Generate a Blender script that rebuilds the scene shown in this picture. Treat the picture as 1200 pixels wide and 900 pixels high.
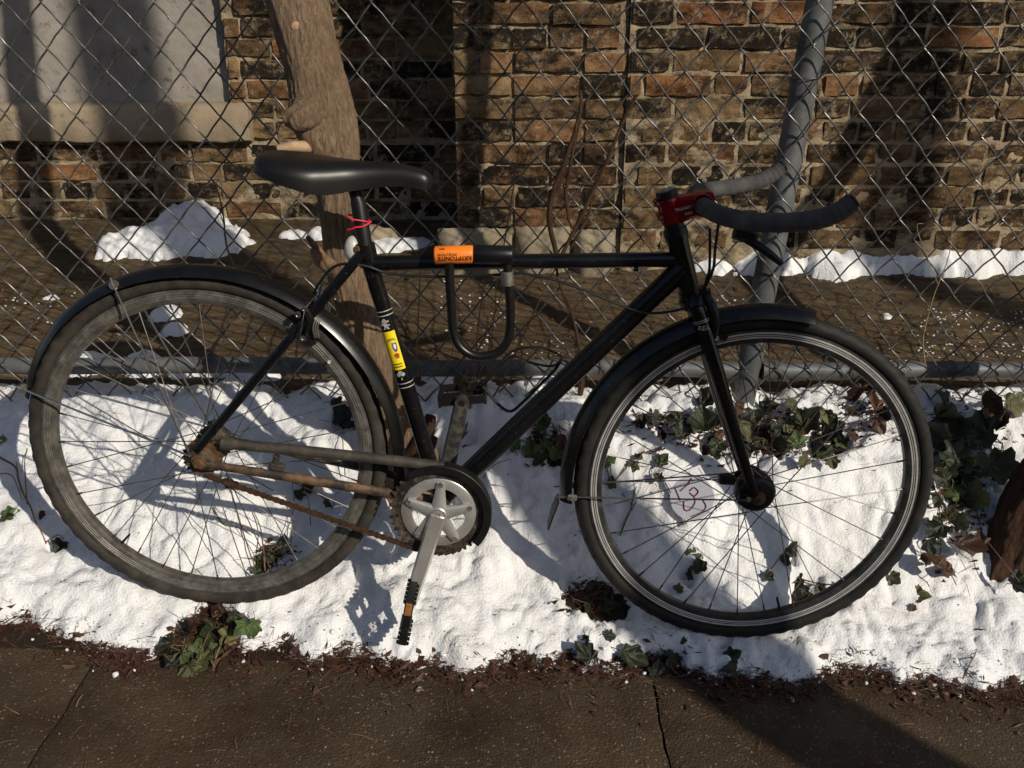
import bpy, math, random
from mathutils import Vector, Matrix, noise
random.seed(7)
rnd = random.uniform
for o in list(bpy.data.objects):
    bpy.data.objects.remove(o, do_unlink=True)
sc = bpy.context.scene
COL = sc.collection
R = math.radians

# ------------------------------------------------------------------ camera
PITCH, CAMH, FPX = 23.0, 1.20, 1100.0          # focal length in pixels of a 1200 wide frame
cd = bpy.data.cameras.new('camera')
cd.sensor_width = 36.0
cd.lens = 36.0*FPX/1200.0
cd.clip_start, cd.clip_end = 0.02, 400
cam = bpy.data.objects.new('camera', cd)
COL.objects.link(cam)
cam.location = (0, 0, CAMH)
cam.rotation_euler = (R(90-PITCH), 0, 0)
sc.camera = cam

# ------------------------------------------------------------------ light
SUN_EL, SUN_AZ = 31.0, 47.0                     # azimuth from +x towards -y (behind the photographer's right)
ts = Vector((math.cos(R(SUN_AZ))*math.cos(R(SUN_EL)), -math.sin(R(SUN_AZ))*math.cos(R(SUN_EL)), math.sin(R(SUN_EL))))
w = bpy.data.worlds.new('World')
sc.world = w
w.use_nodes = True
nt = w.node_tree
nt.nodes.clear()
sky = nt.nodes.new('ShaderNodeTexSky')
sky.sky_type = 'NISHITA'
sky.sun_disc = False
sky.sun_elevation = R(SUN_EL)
sky.sun_rotation = math.atan2(ts.x, ts.y)
bg = nt.nodes.new('ShaderNodeBackground')
bg.inputs['Strength'].default_value = 0.098
wo = nt.nodes.new('ShaderNodeOutputWorld')
nt.links.new(sky.outputs[0], bg.inputs[0])
nt.links.new(bg.outputs[0], wo.inputs[0])
sd = bpy.data.lights.new('sun', 'SUN')
sd.energy = 5.0
sd.angle = R(0.55)
sd.color = (1.0, 0.91, 0.765)
so = bpy.data.objects.new('sun', sd)
COL.objects.link(so)
so.rotation_euler = ts.to_track_quat('Z', 'Y').to_euler()
so.location = ts*30
sc.view_settings.view_transform = 'Standard'
sc.view_settings.look = 'None'
sc.view_settings.gamma = 1
sc.view_settings.exposure = -0.30
sc.view_settings.use_curve_mapping = False

# ------------------------------------------------------------------ measuring helpers
_p = R(PITCH)
FWD = Vector((0, math.cos(_p), -math.sin(_p)))
UPV = Vector((0, math.sin(_p), math.cos(_p)))
CAM = Vector((0, 0, CAMH))
def ray(x, y):
    return FWD + Vector(((x-600)/FPX, 0, 0)) + UPV*((450-y)/FPX)
def atY(x, y, Y):                                # where a sight line meets the upright plane y = Y
    d = ray(x, y)
    return CAM + d*(Y/d.y)
# the bicycle's own axes: forward, away from the street, up (it leans a little and stands on a slope)
_h, _s, _l = -.019, -.066, .052
AX = Vector((math.cos(_h)*math.cos(_s), math.sin(_h)*math.cos(_s), math.sin(_s)))
_n0 = Vector((-math.sin(_h), math.cos(_h), 0))
_u0 = AX.cross(_n0)
VX = _u0*math.cos(_l) + _n0*math.sin(_l)
NX = VX.cross(AX)
HUB = Vector((-.582, 1.615, .380))
BIKE = Matrix(((AX.x, NX.x, VX.x, HUB.x), (AX.y, NX.y, VX.y, HUB.y), (AX.z, NX.z, VX.z, HUB.z), (0, 0, 0, 1)))
def P(x, y, w=0.0):                              # bicycle coordinates (forward, away, up) at lateral offset w towards the street
    d = ray(x, y)
    o = HUB - NX*w
    q = CAM + d*(((o-CAM).dot(NX))/d.dot(NX)) - HUB
    return Vector((q.dot(AX), q.dot(NX), q.dot(VX)))

# ------------------------------------------------------------------ mesh helpers
def spl(pts, n=6, closed=False):
    pts = [Vector(p) for p in pts]
    out = []
    m = len(pts)
    segs = m if closed else m-1
    for i in range(segs):
        if closed:
            a, b, c, d = pts[(i-1) % m], pts[i], pts[(i+1) % m], pts[(i+2) % m]
        else:
            a, b, c, d = pts[max(i-1, 0)], pts[i], pts[i+1], pts[min(i+2, m-1)]
        for k in range(n):
            t = k/n
            out.append(.5*((2*b)+(c-a)*t+(2*a-5*b+4*c-d)*t*t+(3*b-a-3*c+d)*t**3))
    if not closed:
        out.append(pts[-1])
    return out
def lerpr(rs, n):
    if not isinstance(rs, (list, tuple)):
        return [rs]*n
    if len(rs) == n:
        return list(rs)
    o = []
    for i in range(n):
        t = i/(max(n-1, 1))*(len(rs)-1)
        k = min(int(t), len(rs)-2)
        o.append(rs[k]+(rs[k+1]-rs[k])*(t-k))
    return o
class MB:
    def __init__(s):
        s.v, s.f, s.m = [], [], []
    def add(s, vs, fs, mi=0):
        b = len(s.v)
        s.v.extend([Vector(v) for v in vs])
        s.f.extend([tuple(i+b for i in f) for f in fs])
        s.m.extend([mi]*len(fs))
        return s
    def tube(s, pts, r, n=10, closed=False, cap=True, mi=0, flat=None):
        pts = [Vector(p) for p in pts]
        L = len(pts)
        rs = lerpr(r, L)
        T = []
        for i in range(L):
            a = pts[(i-1) % L] if (closed or i > 0) else pts[i]
            b = pts[(i+1) % L] if (closed or i < L-1) else pts[i]
            t = (b-a)
            T.append(t.normalized() if t.length > 1e-9 else Vector((0, 0, 1)))
        up = Vector((0, 0, 1)) if abs(T[0].z) < .9 else Vector((0, 1, 0))
        if flat is not None:
            up = Vector(flat[0])
        vs, fs = [], []
        prev = None
        for i in range(L):
            if prev is None or flat is not None:
                x = up.cross(T[i]).normalized()
            else:
                x = (prev - T[i]*prev.dot(T[i])).normalized()
            prev = x
            y = T[i].cross(x)
            k1, k2 = (1, 1) if flat is None else (flat[1], flat[2])
            for j in range(n):
                a = 2*math.pi*j/n
                vs.append(pts[i]+x*(math.cos(a)*rs[i]*k1)+y*(math.sin(a)*rs[i]*k2))
        for i in range(L if closed else L-1):
            for j in range(n):
                a, b = i*n+j, i*n+(j+1) % n
                c, d = ((i+1) % L)*n+(j+1) % n, ((i+1) % L)*n+j
                fs.append((a, b, c, d))
        if cap and not closed:
            fs.append(tuple(range(n-1, -1, -1)))
            fs.append(tuple((L-1)*n+j for j in range(n)))
        return s.add(vs, fs, mi)
    def lathe(s, prof, seg=48, c=(0, 0, 0), axis=(0, 1, 0), closedprof=False, a0=0, a1=2*math.pi, mod=None, mi=0, capends=False):
        c = Vector(c)
        ax = Vector(axis).normalized()
        e1 = ax.cross(Vector((1, 0, 0)))
        e1 = (Vector((1, 0, 0)) - ax*ax.x) if abs(ax.x) < .9 else (Vector((0, 0, 1))-ax*ax.z)
        e1.normalize()
        e2 = e1.cross(ax) if abs(ax.y) > .7 else ax.cross(e1)
        if abs(ax.y) > .7 and e2.z < 0:
            e2 = -e2
        full = abs(a1-a0-2*math.pi) < 1e-6
        nn = seg if full else seg+1
        m = len(prof)
        vs, fs = [], []
        for i in range(nn):
            a = a0+(a1-a0)*i/seg
            d = e1*math.cos(a)+e2*math.sin(a)
            for k, (r, h) in enumerate(prof):
                rr = r if mod is None else r+mod(i, k)
                vs.append(c+d*rr+ax*h)
        for i in range(seg):
            i2 = (i+1) % nn
            for k in range(m if closedprof else m-1):
                k2 = (k+1) % m
                fs.append((i*m+k, i*m+k2, i2*m+k2, i2*m+k))
        if not full and closedprof and capends:
            fs.append(tuple(range(m)))
            fs.append(tuple((nn-1)*m+k for k in range(m-1, -1, -1)))
        return s.add(vs, fs, mi)
    def box(s, c, size, X=(1, 0, 0), Z=(0, 0, 1), mi=0, bev=0.0):
        c = Vector(c)
        X = Vector(X).normalized()
        Z = Vector(Z)
        Y = Z.cross(X).normalized()
        Z = X.cross(Y).normalized()
        hx, hy, hz = size[0]/2, size[1]/2, size[2]/2
        if bev <= 0:
            vs = [c+X*(a*hx)+Y*(b*hy)+Z*(d*hz) for d in (-1, 1) for b in (-1, 1) for a in (-1, 1)]
            fs = [(0, 2, 3, 1), (4, 5, 7, 6), (0, 1, 5, 4), (2, 6, 7, 3), (0, 4, 6, 2), (1, 3, 7, 5)]
            return s.add(vs, fs, mi)
        b0 = bev
        vs, fs = [], []
        for lev, (ix, zz) in enumerate(((b0, -hz), (0, -hz+b0), (0, hz-b0), (b0, hz))):
            x1, y1 = hx-ix, hy-ix
            q = [(x1-b0, -y1), (x1, -y1+b0), (x1, y1-b0), (x1-b0, y1), (-x1+b0, y1), (-x1, y1-b0), (-x1, -y1+b0), (-x1+b0, -y1)]
            vs += [c+X*a+Y*b+Z*zz for a, b in q]
        for l in range(3):
            for k in range(8):
                fs.append((l*8+k, l*8+(k+1) % 8, l*8+8+(k+1) % 8, l*8+8+k))
        fs.append(tuple(range(7, -1, -1)))
        fs.append(tuple(range(24, 32)))
        return s.add(vs, fs, mi)
    def prism(s, poly, n0, th, mi=0):                # flat polygon (3D points) thickened by th along n0
        n0 = Vector(n0).normalized()*th
        k = len(poly)
        vs = [Vector(p) for p in poly]+[Vector(p)+n0 for p in poly]
        fs = [tuple(range(k)), tuple(range(2*k-1, k-1, -1))]
        fs += [(i, i+k, (i+1) % k+k, (i+1) % k) for i in range(k)]
        return s.add(vs, fs, mi)
    def ball(s, c, r, seg=10, rings=6, sc3=(1, 1, 1), mi=0, nz=0.0):
        c = Vector(c)
        vs, fs = [], []
        off = Vector((rnd(0, 99), rnd(0, 99), 0))
        for i in range(rings+1):
            ph = math.pi*i/rings
            for j in range(seg):
                a = 2*math.pi*j/seg
                d = Vector((math.sin(ph)*math.cos(a), math.sin(ph)*math.sin(a), math.cos(ph)))
                k = 1 + (nz*noise.noise(d*1.7+off) if nz else 0)
                vs.append(c+Vector((d.x*sc3[0], d.y*sc3[1], d.z*sc3[2]))*(r*k))
        for i in range(rings):
            for j in range(seg):
                fs.append((i*seg+j, (i+1)*seg+j, (i+1)*seg+(j+1) % seg, i*seg+(j+1) % seg))
        return s.add(vs, fs, mi)
    def mesh(s, name, mats, smooth=40, origin=None):
        me = bpy.data.meshes.new(name)
        vs = s.v if origin is None else [v-Vector(origin) for v in s.v]
        me.from_pydata([tuple(v) for v in vs], [], s.f)
        if not isinstance(mats, (list, tuple)):
            mats = [mats]
        for m in mats:
            me.materials.append(m)
        if len(mats) > 1:
            me.polygons.foreach_set('material_index', s.m)
        me.validate()
        import bmesh
        b = bmesh.new()
        b.from_mesh(me)
        bmesh.ops.recalc_face_normals(b, faces=b.faces)
        b.to_mesh(me)
        b.free()
        if smooth:
            me.shade_smooth()
            if smooth < 180:
                me.set_sharp_from_angle(angle=R(smooth))
        return me
    def build(s, name, mats, parent=None, smooth=40, origin=None):
        o = bpy.data.objects.new(name, s.mesh(name, mats, smooth, origin))
        COL.objects.link(o)
        if parent is not None:
            o.parent = parent
        return o
def heightfield(name, mat, x0, x1, y0, y1, res, fn, kind=None, parent=None, drop=None):
    nx, ny = max(2, int((x1-x0)/res)), max(2, int((y1-y0)/res))
    vs, keep = [], []
    for j in range(ny+1):
        y = y0+(y1-y0)*j/ny
        for i in range(nx+1):
            x = x0+(x1-x0)*i/nx
            z, ok = fn(x, y)
            vs.append((x, y, z))
            keep.append(ok)
    fs = []
    for j in range(ny):
        for i in range(nx):
            a = j*(nx+1)+i
            q = (a, a+1, a+nx+2, a+nx+1)
            if any(keep[k] for k in q):
                fs.append(q)
    me = bpy.data.meshes.new(name)
    me.from_pydata(vs, [], fs)
    me.materials.append(mat)
    me.shade_smooth()
    o = bpy.data.objects.new(name, me)
    COL.objects.link(o)
    if kind:
        o['kind'] = kind
    if parent:
        o.parent = parent
    return o
def tag(o, label=None, cat=None, group=None, kind=None):
    if label:
        o['label'] = label
    if cat:
        o['category'] = cat
    if group:
        o['group'] = group
    if kind:
        o['kind'] = kind
    return o
def thing(name, label, cat, loc=(0, 0, 0), group=None, mat=None):
    o = bpy.data.objects.new(name, None)
    COL.objects.link(o)
    o.empty_display_size = .05
    if mat is not None:
        o.matrix_world = mat
    else:
        o.location = loc
    return tag(o, label, cat, group)
def text_mesh(txt, size, mat, X, Z, at, name, parent, depth=0.0002, bold=0.0, space=1.0):
    cu = bpy.data.curves.new(name, 'FONT')
    cu.body = txt
    cu.size = size
    cu.extrude = depth
    cu.offset = bold
    cu.space_character = space
    cu.align_x = 'CENTER'
    cu.align_y = 'CENTER'
    t = bpy.data.objects.new('tmp', cu)
    COL.objects.link(t)
    dg = bpy.context.evaluated_depsgraph_get()
    dg.update()
    me = bpy.data.meshes.new_from_object(t.evaluated_get(dg))
    bpy.data.objects.remove(t)
    me.materials.clear()
    me.materials.append(mat)
    X = Vector(X).normalized()
    Z = Vector(Z).normalized()
    N = X.cross(Z)
    M = Matrix(((X.x, Z.x, N.x, at[0]), (X.y, Z.y, N.y, at[1]), (X.z, Z.z, N.z, at[2]), (0, 0, 0, 1)))
    me.transform(M)
    o = bpy.data.objects.new(name, me)
    COL.objects.link(o)
    o.parent = parent
    return o
def fbm(x, y, z=0.0, oct=4, lac=2.1, gain=.5):
    s, a = 0.0, 1.0
    v = Vector((x, y, z))
    for _ in range(oct):
        s += a*noise.noise(v)
        v = v*lac+Vector((3.1, 7.7, 1.3))
        a *= gain
    return s
def sstep(a, b, x):
    t = min(1, max(0, (x-a)/(b-a)))
    return t*t*(3-2*t)
def pl(tab, x):
    if x <= tab[0][0]:
        return tab[0][1]
    for (a, b), (c, d) in zip(tab, tab[1:]):
        if x <= c:
            return b+(d-b)*(x-a)/(c-a)
    return tab[-1][1]

# ------------------------------------------------------------------ materials
class NT:
    def __init__(s, name):
        s.mat = bpy.data.materials.new(name)
        s.mat.use_nodes = True
        s.t = s.mat.node_tree
        s.b = s.t.nodes['Principled BSDF']
    def n(s, typ, **kw):
        nd = s.t.nodes.new(typ)
        for k, v in kw.items():
            if hasattr(nd, k) and k not in nd.inputs:
                setattr(nd, k, v)
            else:
                nd.inputs[k].default_value = v
        return nd
    def l(s, a, b):
        s.t.links.new(a, b)
    def coord(s, which='pos'):
        if which == 'pos':
            return s.n('ShaderNodeNewGeometry').outputs['Position']
        return s.n('ShaderNodeTexCoord').outputs[which]
    def stretch(s, c, sc3):
        m = s.n('ShaderNodeMapping')
        m.inputs['Scale'].default_value = sc3
        s.l(c, m.inputs['Vector'])
        return m.outputs[0]
    def noise(s, c, scale, detail=5, rough=.6, dist=0):
        nd = s.n('ShaderNodeTexNoise')
        nd.inputs['Scale'].default_value = scale
        nd.inputs['Detail'].default_value = detail
        nd.inputs['Roughness'].default_value = rough
        nd.inputs['Distortion'].default_value = dist
        s.l(c, nd.inputs['Vector'])
        return nd.outputs['Fac']
    def voro(s, c, scale, feat='F1', out='Distance'):
        nd = s.n('ShaderNodeTexVoronoi')
        nd.feature = feat
        nd.inputs['Scale'].default_value = scale
        s.l(c, nd.inputs['Vector'])
        return nd.outputs[out]
    def ramp(s, f, stops, interp='LINEAR'):
        nd = s.n('ShaderNodeValToRGB')
        cr = nd.color_ramp
        cr.interpolation = interp
        while len(cr.elements) < len(stops):
            cr.elements.new(.5)
        for e, (p, c) in zip(cr.elements, stops):
            e.position = p
            e.color = (*c, 1) if len(c) == 3 else c
        s.l(f, nd.inputs[0])
        return nd.outputs[0]
    def mix(s, f, a, b, mode='MIX'):
        nd = s.n('ShaderNodeMix')
        nd.data_type = 'RGBA'
        nd.blend_type = mode
        if isinstance(f, (int, float)):
            nd.inputs[0].default_value = f
        else:
            s.l(f, nd.inputs[0])
        for i, q in ((6, a), (7, b)):
            if isinstance(q, tuple):
                nd.inputs[i].default_value = (*q, 1)
            else:
                s.l(q, nd.inputs[i])
        return nd.outputs[2]
    def math(s, op, a, b=None):
        nd = s.n('ShaderNodeMath')
        nd.operation = op
        for i, q in enumerate((a, b)):
            if q is None:
                continue
            if isinstance(q, (int, float)):
                nd.inputs[i].default_value = q
            else:
                s.l(q, nd.inputs[i])
        return nd.outputs[0]
    def base(s, c):
        if isinstance(c, tuple):
            s.b.inputs['Base Color'].default_value = (*c, 1)
        else:
            s.l(c, s.b.inputs['Base Color'])
    def set(s, rough=.5, metal=0.0, spec=.5):
        for k, v in (('Roughness', rough), ('Metallic', metal), ('Specular IOR Level', spec)):
            if isinstance(v, (int, float)):
                s.b.inputs[k].default_value = v
            else:
                s.l(v, s.b.inputs[k])
    def bump(s, h, strength=.5, dist=.002):
        bp = s.n('ShaderNodeBump')
        bp.inputs['Strength'].default_value = strength
        bp.inputs['Distance'].default_value = dist
        s.l(h, bp.inputs['Height'])
        prev = s.b.inputs['Normal']
        if prev.is_linked:
            s.l(prev.links[0].from_socket, bp.inputs['Normal'])
        s.l(bp.outputs[0], prev)
def worn(name, c0, c1, scale, rough, metal=0, spec=.5, lo=.4, hi=.65, bump=0, bscale=None, bd=.001, coord='Object', dirt=None):
    m = NT(name)
    c = m.coord(coord)
    f = m.noise(c, scale, 6, .65)
    col = m.ramp(f, [(lo, c0), (hi, c1)])
    rg = rough
    if dirt:
        g = m.noise(c, dirt[1], 8, .7)
        k = m.ramp(g, [(dirt[2], (0, 0, 0)), (dirt[3], (1, 1, 1))])
        col = m.mix(k, col, dirt[0])
        mr = m.n('ShaderNodeMapRange')
        m.l(k, mr.inputs[0])
        mr.inputs[3].default_value = rough
        mr.inputs[4].default_value = min(.9, rough+.4)
        rg = mr.outputs[0]
        if metal:
            m2 = m.n('ShaderNodeMapRange')
            m.l(k, m2.inputs[0])
            m2.inputs[3].default_value = metal
            m2.inputs[4].default_value = 0
            metal = m2.outputs[0]
    m.base(col)
    m.set(rg, metal, spec)
    if bump:
        m.bump(m.noise(c, bscale or scale*4, 6, .6), bump, bd)
    return m.mat

M = {}
M['paint'] = worn('black_paint', (.003, .003, .0035), (.006, .006, .0065), 14, .22, 0, .38, dirt=((.07, .06, .048), 110, .60, .80))
M['paint_dirty'] = worn('black_paint_muddy', (.010, .009, .009), (.03, .027, .023), 30, .38, 0, .5, dirt=((.15, .115, .075), 45, .48, .72), bump=.2, bscale=160)
M['rust_stay'] = worn('rusty_stay', (.022, .017, .013), (.15, .085, .042), 22, .62, 0, .4, .42, .66, dirt=((.035, .029, .023), 60, .52, .62), bump=.4, bscale=150)
M['rust'] = worn('rust', (.055, .030, .017), (.15, .078, .042), 60, .7, .2, .3, .35, .62, bump=.5, bscale=300)
M['chain'] = worn('rusty_chain', (.028, .017, .011), (.085, .045, .024), 120, .6, .3, .4, .35, .62, bump=.4, bscale=400)
M['chaintube'] = worn('grey_chain_tube', (.022, .020, .017), (.06, .053, .043), 25, .55, 0, .4, .38, .64, dirt=((.11, .078, .046), 55, .54, .74), bump=.3, bscale=160)
M['rubber'] = worn('tyre_rubber', (.008, .0078, .0075), (.016, .015, .0135), 30, .68, 0, .3, dirt=((.035, .031, .025), 18, .56, .82), bump=.3, bscale=300)
M['rubber_rear'] = worn('dusty_tyre', (.022, .0195, .016), (.050, .043, .034), 26, .8, 0, .3, dirt=((.018, .016, .014), 22, .48, .66), bump=.35, bscale=260)
M['rim_rear'] = worn('dirty_alloy_rim', (.09, .085, .075), (.2, .19, .17), 40, .42, .6, .5, dirt=((.06, .046, .03), 30, .48, .7))
M['rim_front'] = worn('black_rim', (.012, .012, .013), (.03, .03, .03), 40, .38, 0, .5, dirt=((.1, .09, .075), 40, .6, .8))
M['brake_track'] = worn('brake_track', (.55, .54, .52), (.72, .71, .69), 50, .34, .55)
M['alloy'] = worn('polished_alloy', (.50, .49, .47), (.62, .61, .585), 30, .30, .7, .5, dirt=((.25, .22, .18), 45, .62, .85), bump=.05, bscale=200)
M['alloy_dirty'] = worn('dirty_alloy', (.20, .195, .18), (.36, .345, .31), 40, .45, .8, .5, dirt=((.1, .08, .055), 60, .5, .75), bump=.15, bscale=250)
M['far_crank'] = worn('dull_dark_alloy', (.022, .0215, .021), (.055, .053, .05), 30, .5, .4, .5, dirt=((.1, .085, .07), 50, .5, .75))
M['steel'] = worn('bright_steel', (.55, .54, .52), (.72, .7, .67), 80, .22, 1, .5)
M['spoke'] = worn('spoke_steel', (.10, .095, .09), (.2, .185, .165), 60, .42, .75, .5, coord='Object')
M['black_plastic'] = worn('black_plastic', (.005, .005, .005), (.010, .0095, .009), 40, .42, 0, .35, dirt=((.05, .043, .035), 50, .62, .84))
M['fender'] = worn('black_mudguard', (.004, .004, .004), (.008, .008, .008), 20, .26, 0, .4, dirt=((.10, .09, .078), 65, .63, .84), bump=.06, bscale=120)
M['saddle'] = worn('black_vinyl', (.006, .006, .006), (.010, .0095, .0095), 14, .36, 0, .32, bump=.12, bscale=900, bd=.0006, dirt=((.03, .028, .025), 30, .68, .88))
M['tape'] = worn('bar_tape', (.05, .049, .048), (.085, .082, .079), 30, .85, 0, .25, dirt=((.15, .145, .135), 24, .58, .78), bump=.35, bscale=700, bd=.0006)
M['red'] = worn('red_anodised', (.20, .003, .008), (.29, .006, .013), 20, .26, .6, .5)
M['orange'] = worn('orange_vinyl', (.86, .19, .012), (.95, .24, .02), 20, .4, 0, .5)
M['lockblack'] = worn('lock_vinyl', (.004, .004, .004), (.008, .008, .008), 30, .34, 0, .4)
M['yellow'] = worn('yellow_sticker', (.82, .60, .012), (.88, .68, .02), 30, .35, 0, .5)
M['white'] = worn('white_print', (.6, .6, .58), (.75, .74, .72), 60, .5)
M['silverprint'] = worn('silver_print', (.42, .42, .40), (.6, .59, .57), 60, .4, .4)
M['blackprint'] = worn('black_print', (.012, .010, .009), (.02, .016, .014), 60, .5)
M['printred'] = worn('red_print', (.45, .02, .02), (.55, .03, .03), 60, .5)
M['printblue'] = worn('blue_print', (.05, .05, .30), (.10, .08, .4), 60, .5)
M['printgreen'] = worn('green_print', (.06, .2, .05), (.1, .28, .07), 60, .5)
M['cord'] = worn('red_elastic', (.62, .02, .05), (.7, .04, .07), 60, .5)
M['lamp'] = worn('milky_plastic', (.42, .41, .38), (.55, .54, .5), 60, .3)
M['amber'] = worn('amber_reflector', (.26, .10, .025), (.42, .17, .04), 90, .3, bump=.4, bscale=1500)
M['wire'] = worn('galvanised_wire', (.06, .058, .056), (.19, .186, .18), 30, .38, .65, .5, dirt=((.035, .03, .026), 25, .50, .66))
M['pipe'] = worn('galvanised_pipe', (.085, .092, .097), (.15, .158, .163), 9, .55, .3, .4, dirt=((.055, .048, .04), 22, .50, .70), bump=.12, bscale=90)
def m_snow():
    m = NT('snow')
    c = m.coord()
    f = m.noise(c, 7, 6, .65)
    col = m.ramp(f, [(.3, (.70, .71, .73)), (.7, (.83, .835, .845))])
    d = m.ramp(m.noise(c, 48, 9, .8), [(.66, (1, 1, 1)), (.78, (.50, .42, .34))])
    col = m.mix(1.0, col, d, 'MULTIPLY')
    g2_ = m.ramp(m.noise(c, 4.5, 8, .75), [(.52, (1, 1, 1)), (.72, (.80, .775, .74))])
    col = m.mix(1.0, col, g2_, 'MULTIPLY')
    m.base(col)
    m.set(.6, 0, .4)
    v = m.voro(c, 210, 'SMOOTH_F1')
    m.bump(m.noise(c, 60, 9, .8), .5, .006)
    m.bump(v, .42, .004)
    m.bump(m.noise(c, 520, 3, .8), .45, .002)
    return m.mat
M['snow'] = m_snow()
def m_concrete():
    m = NT('aggregate_concrete')
    c = m.coord()
    big = m.noise(c, 2.2, 6, .6)
    col = m.ramp(big, [(.3, (.042, .027, .014)), (.7, (.092, .061, .032))])
    fine = m.noise(c, 160, 4, .7)
    col = m.mix(m.ramp(fine, [(.3, (.6,)*3), (.7, (0,)*3)]), col, (.028, .021, .015))
    vc = m.voro(c, 190, 'F1', 'Color')
    sep = m.n('ShaderNodeSeparateColor')
    m.l(vc, sep.inputs[0])
    vd = m.voro(c, 190, 'F1')
    peb = m.math('MULTIPLY', m.math('LESS_THAN', vd, .42), m.math('GREATER_THAN', sep.outputs[0], .72))
    pc = m.ramp(sep.outputs[1], [(0, (.035, .022, .012)), (.45, (.095, .064, .034)), (.85, (.14, .10, .058)), (1, (.24, .19, .12))])
    col = m.mix(peb, col, pc)
    stain = m.ramp(m.noise(c, 5, 6, .7), [(.42, (1, 1, 1)), (.66, (.52, .38, .28))])
    col = m.mix(1.0, col, stain, 'MULTIPLY')
    m.base(col)
    m.set(.82, 0, .3)
    m.bump(m.math('SUBTRACT', 1.0, vd), .7, .0025)
    m.bump(fine, .6, .002)
    return m.mat
M['concrete'] = m_concrete()
def m_soil():
    m = NT('brown_soil')
    c = m.coord()
    f = m.noise(c, 12, 7, .65)
    col = m.ramp(f, [(.3, (.012, .008, .005)), (.7, (.040, .023, .014))])
    m.base(col)
    m.set(.85, 0, .3)
    m.bump(m.noise(c, 80, 8, .75), 1.0, .014)
    return m.mat
M['soil'] = m_soil()
def m_yard():
    m = NT('packed_earth')
    c = m.coord()
    s1 = m.stretch(c, (3.0, 26, 5))
    st = m.noise(s1, 1.6, 4, .55, .6)
    col = m.ramp(st, [(.36, (.062, .043, .023)), (.66, (.155, .112, .062))])
    f = m.noise(c, 60, 6, .7)
    col = m.mix(m.ramp(f, [(.35, (.55,)*3), (.6, (0,)*3)]), col, (.055, .037, .02))
    big = m.ramp(m.noise(c, 3, 4, .6), [(.35, (.6, .55, .5)), (.65, (1, 1, 1))])
    col = m.mix(1.0, col, big, 'MULTIPLY')
    m.base(col)
    m.set(.9, 0, .25)
    m.bump(f, .7, .006)
    m.bump(st, .5, .012)
    return m.mat
M['yard'] = m_yard()
def m_brick():
    m = NT('old_common_brick')
    c = m.coord()
    oi = m.n('ShaderNodeObjectInfo').outputs['Random']
    b = m.ramp(oi, [(0, (.15, .092, .052)), (.2, (.28, .195, .108)), (.38, (.20, .125, .068)), (.55, (.33, .235, .135)), (.7, (.24, .145, .078)), (.88, (.27, .15, .080)), (.95, (.30, .215, .125)), (1, (.33, .15, .070))])
    v1 = m.ramp(m.noise(m.stretch(c, (1, 1, 1.6)), 16, 8, .72), [(.3, (.42, .38, .34)), (.5, (.9, .88, .86)), (.7, (1.35, 1.3, 1.2))])
    col = m.mix(1.0, b, v1, 'MULTIPLY')
    so_ = m.math('ADD', m.noise(m.stretch(c, (1, 1, 2.0)), 9, 9, .74), m.math('MULTIPLY', m.math('SUBTRACT', m.math('FRACT', m.math('MULTIPLY', oi, 7.31)), .5), .26))
    col = m.mix(m.ramp(so_, [(.44, (0,)*3), (.57, (.95,)*3)]), col, (.015, .012, .009))
    bnd = m.ramp(m.noise(m.stretch(c, (.35, 1, 3.2)), 3.2, 5, .6), [(.40, (.55, .5, .45)), (.58, (1.08, 1.06, 1.0))])
    col = m.mix(1.0, col, bnd, 'MULTIPLY')
    eff = m.ramp(m.noise(c, 30, 9, .80), [(.53, (0,)*3), (.66, (.85,)*3)])
    col = m.mix(eff, col, (.44, .34, .21))
    m.base(col)
    m.set(.92, 0, .2)
    m.bump(m.noise(c, 130, 8, .78), 1.0, .008)
    m.bump(m.noise(c, 38, 6, .72), .9, .010)
    return m.mat
M['brick'] = m_brick()
def m_mortar():
    m = NT('lime_mortar')
    c = m.coord()
    f = m.noise(c, 10, 9, .7)
    col = m.ramp(f, [(.28, (.22, .165, .10)), (.5, (.40, .315, .20)), (.72, (.52, .43, .29))])
    d = m.ramp(m.noise(m.stretch(c, (1, 1, 2.2)), 9, 9, .76), [(.47, (0,)*3), (.62, (.92,)*3)])
    col = m.mix(d, col, (.03, .023, .017))
    m.base(col)
    m.set(.94, 0, .2)
    m.bump(m.noise(c, 150, 8, .78), .9, .006)
    m.bump(m.noise(c, 45, 6, .7), .8, .010)
    return m.mat
M['mortar'] = m_mortar()
def m_stone(name, a, b, dark, lo=.55, hi=.68, moss=None):
    m = NT(name)
    c = m.coord()
    col = m.ramp(m.noise(c, 6, 7, .65), [(.3, a), (.7, b)])
    col = m.mix(m.ramp(m.noise(c, 22, 8, .75), [(lo, (0,)*3), (hi, (.8,)*3)]), col, dark)
    if moss:
        col = m.mix(m.ramp(m.noise(c, 14, 6, .7), [(.5, (0,)*3), (.66, (.8,)*3)]), col, moss)
    m.base(col)
    m.set(.9, 0, .25)
    m.bump(m.noise(c, 140, 8, .75), .6, .004)
    m.bump(m.noise(c, 25, 5, .7), .4, .008)
    return m.mat
M['plaster'] = m_stone('painted_render', (.24, .215, .185), (.36, .33, .29), (.09, .075, .06), .56, .68)
M['sillstone'] = m_stone('sill_stone', (.22, .17, .115), (.36, .29, .20), (.07, .055, .04), .56, .7)
M['footing'] = m_stone('rubble_footing', (.20, .165, .115), (.34, .28, .20), (.035, .03, .025), .54, .64, (.16, .15, .07))
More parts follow.
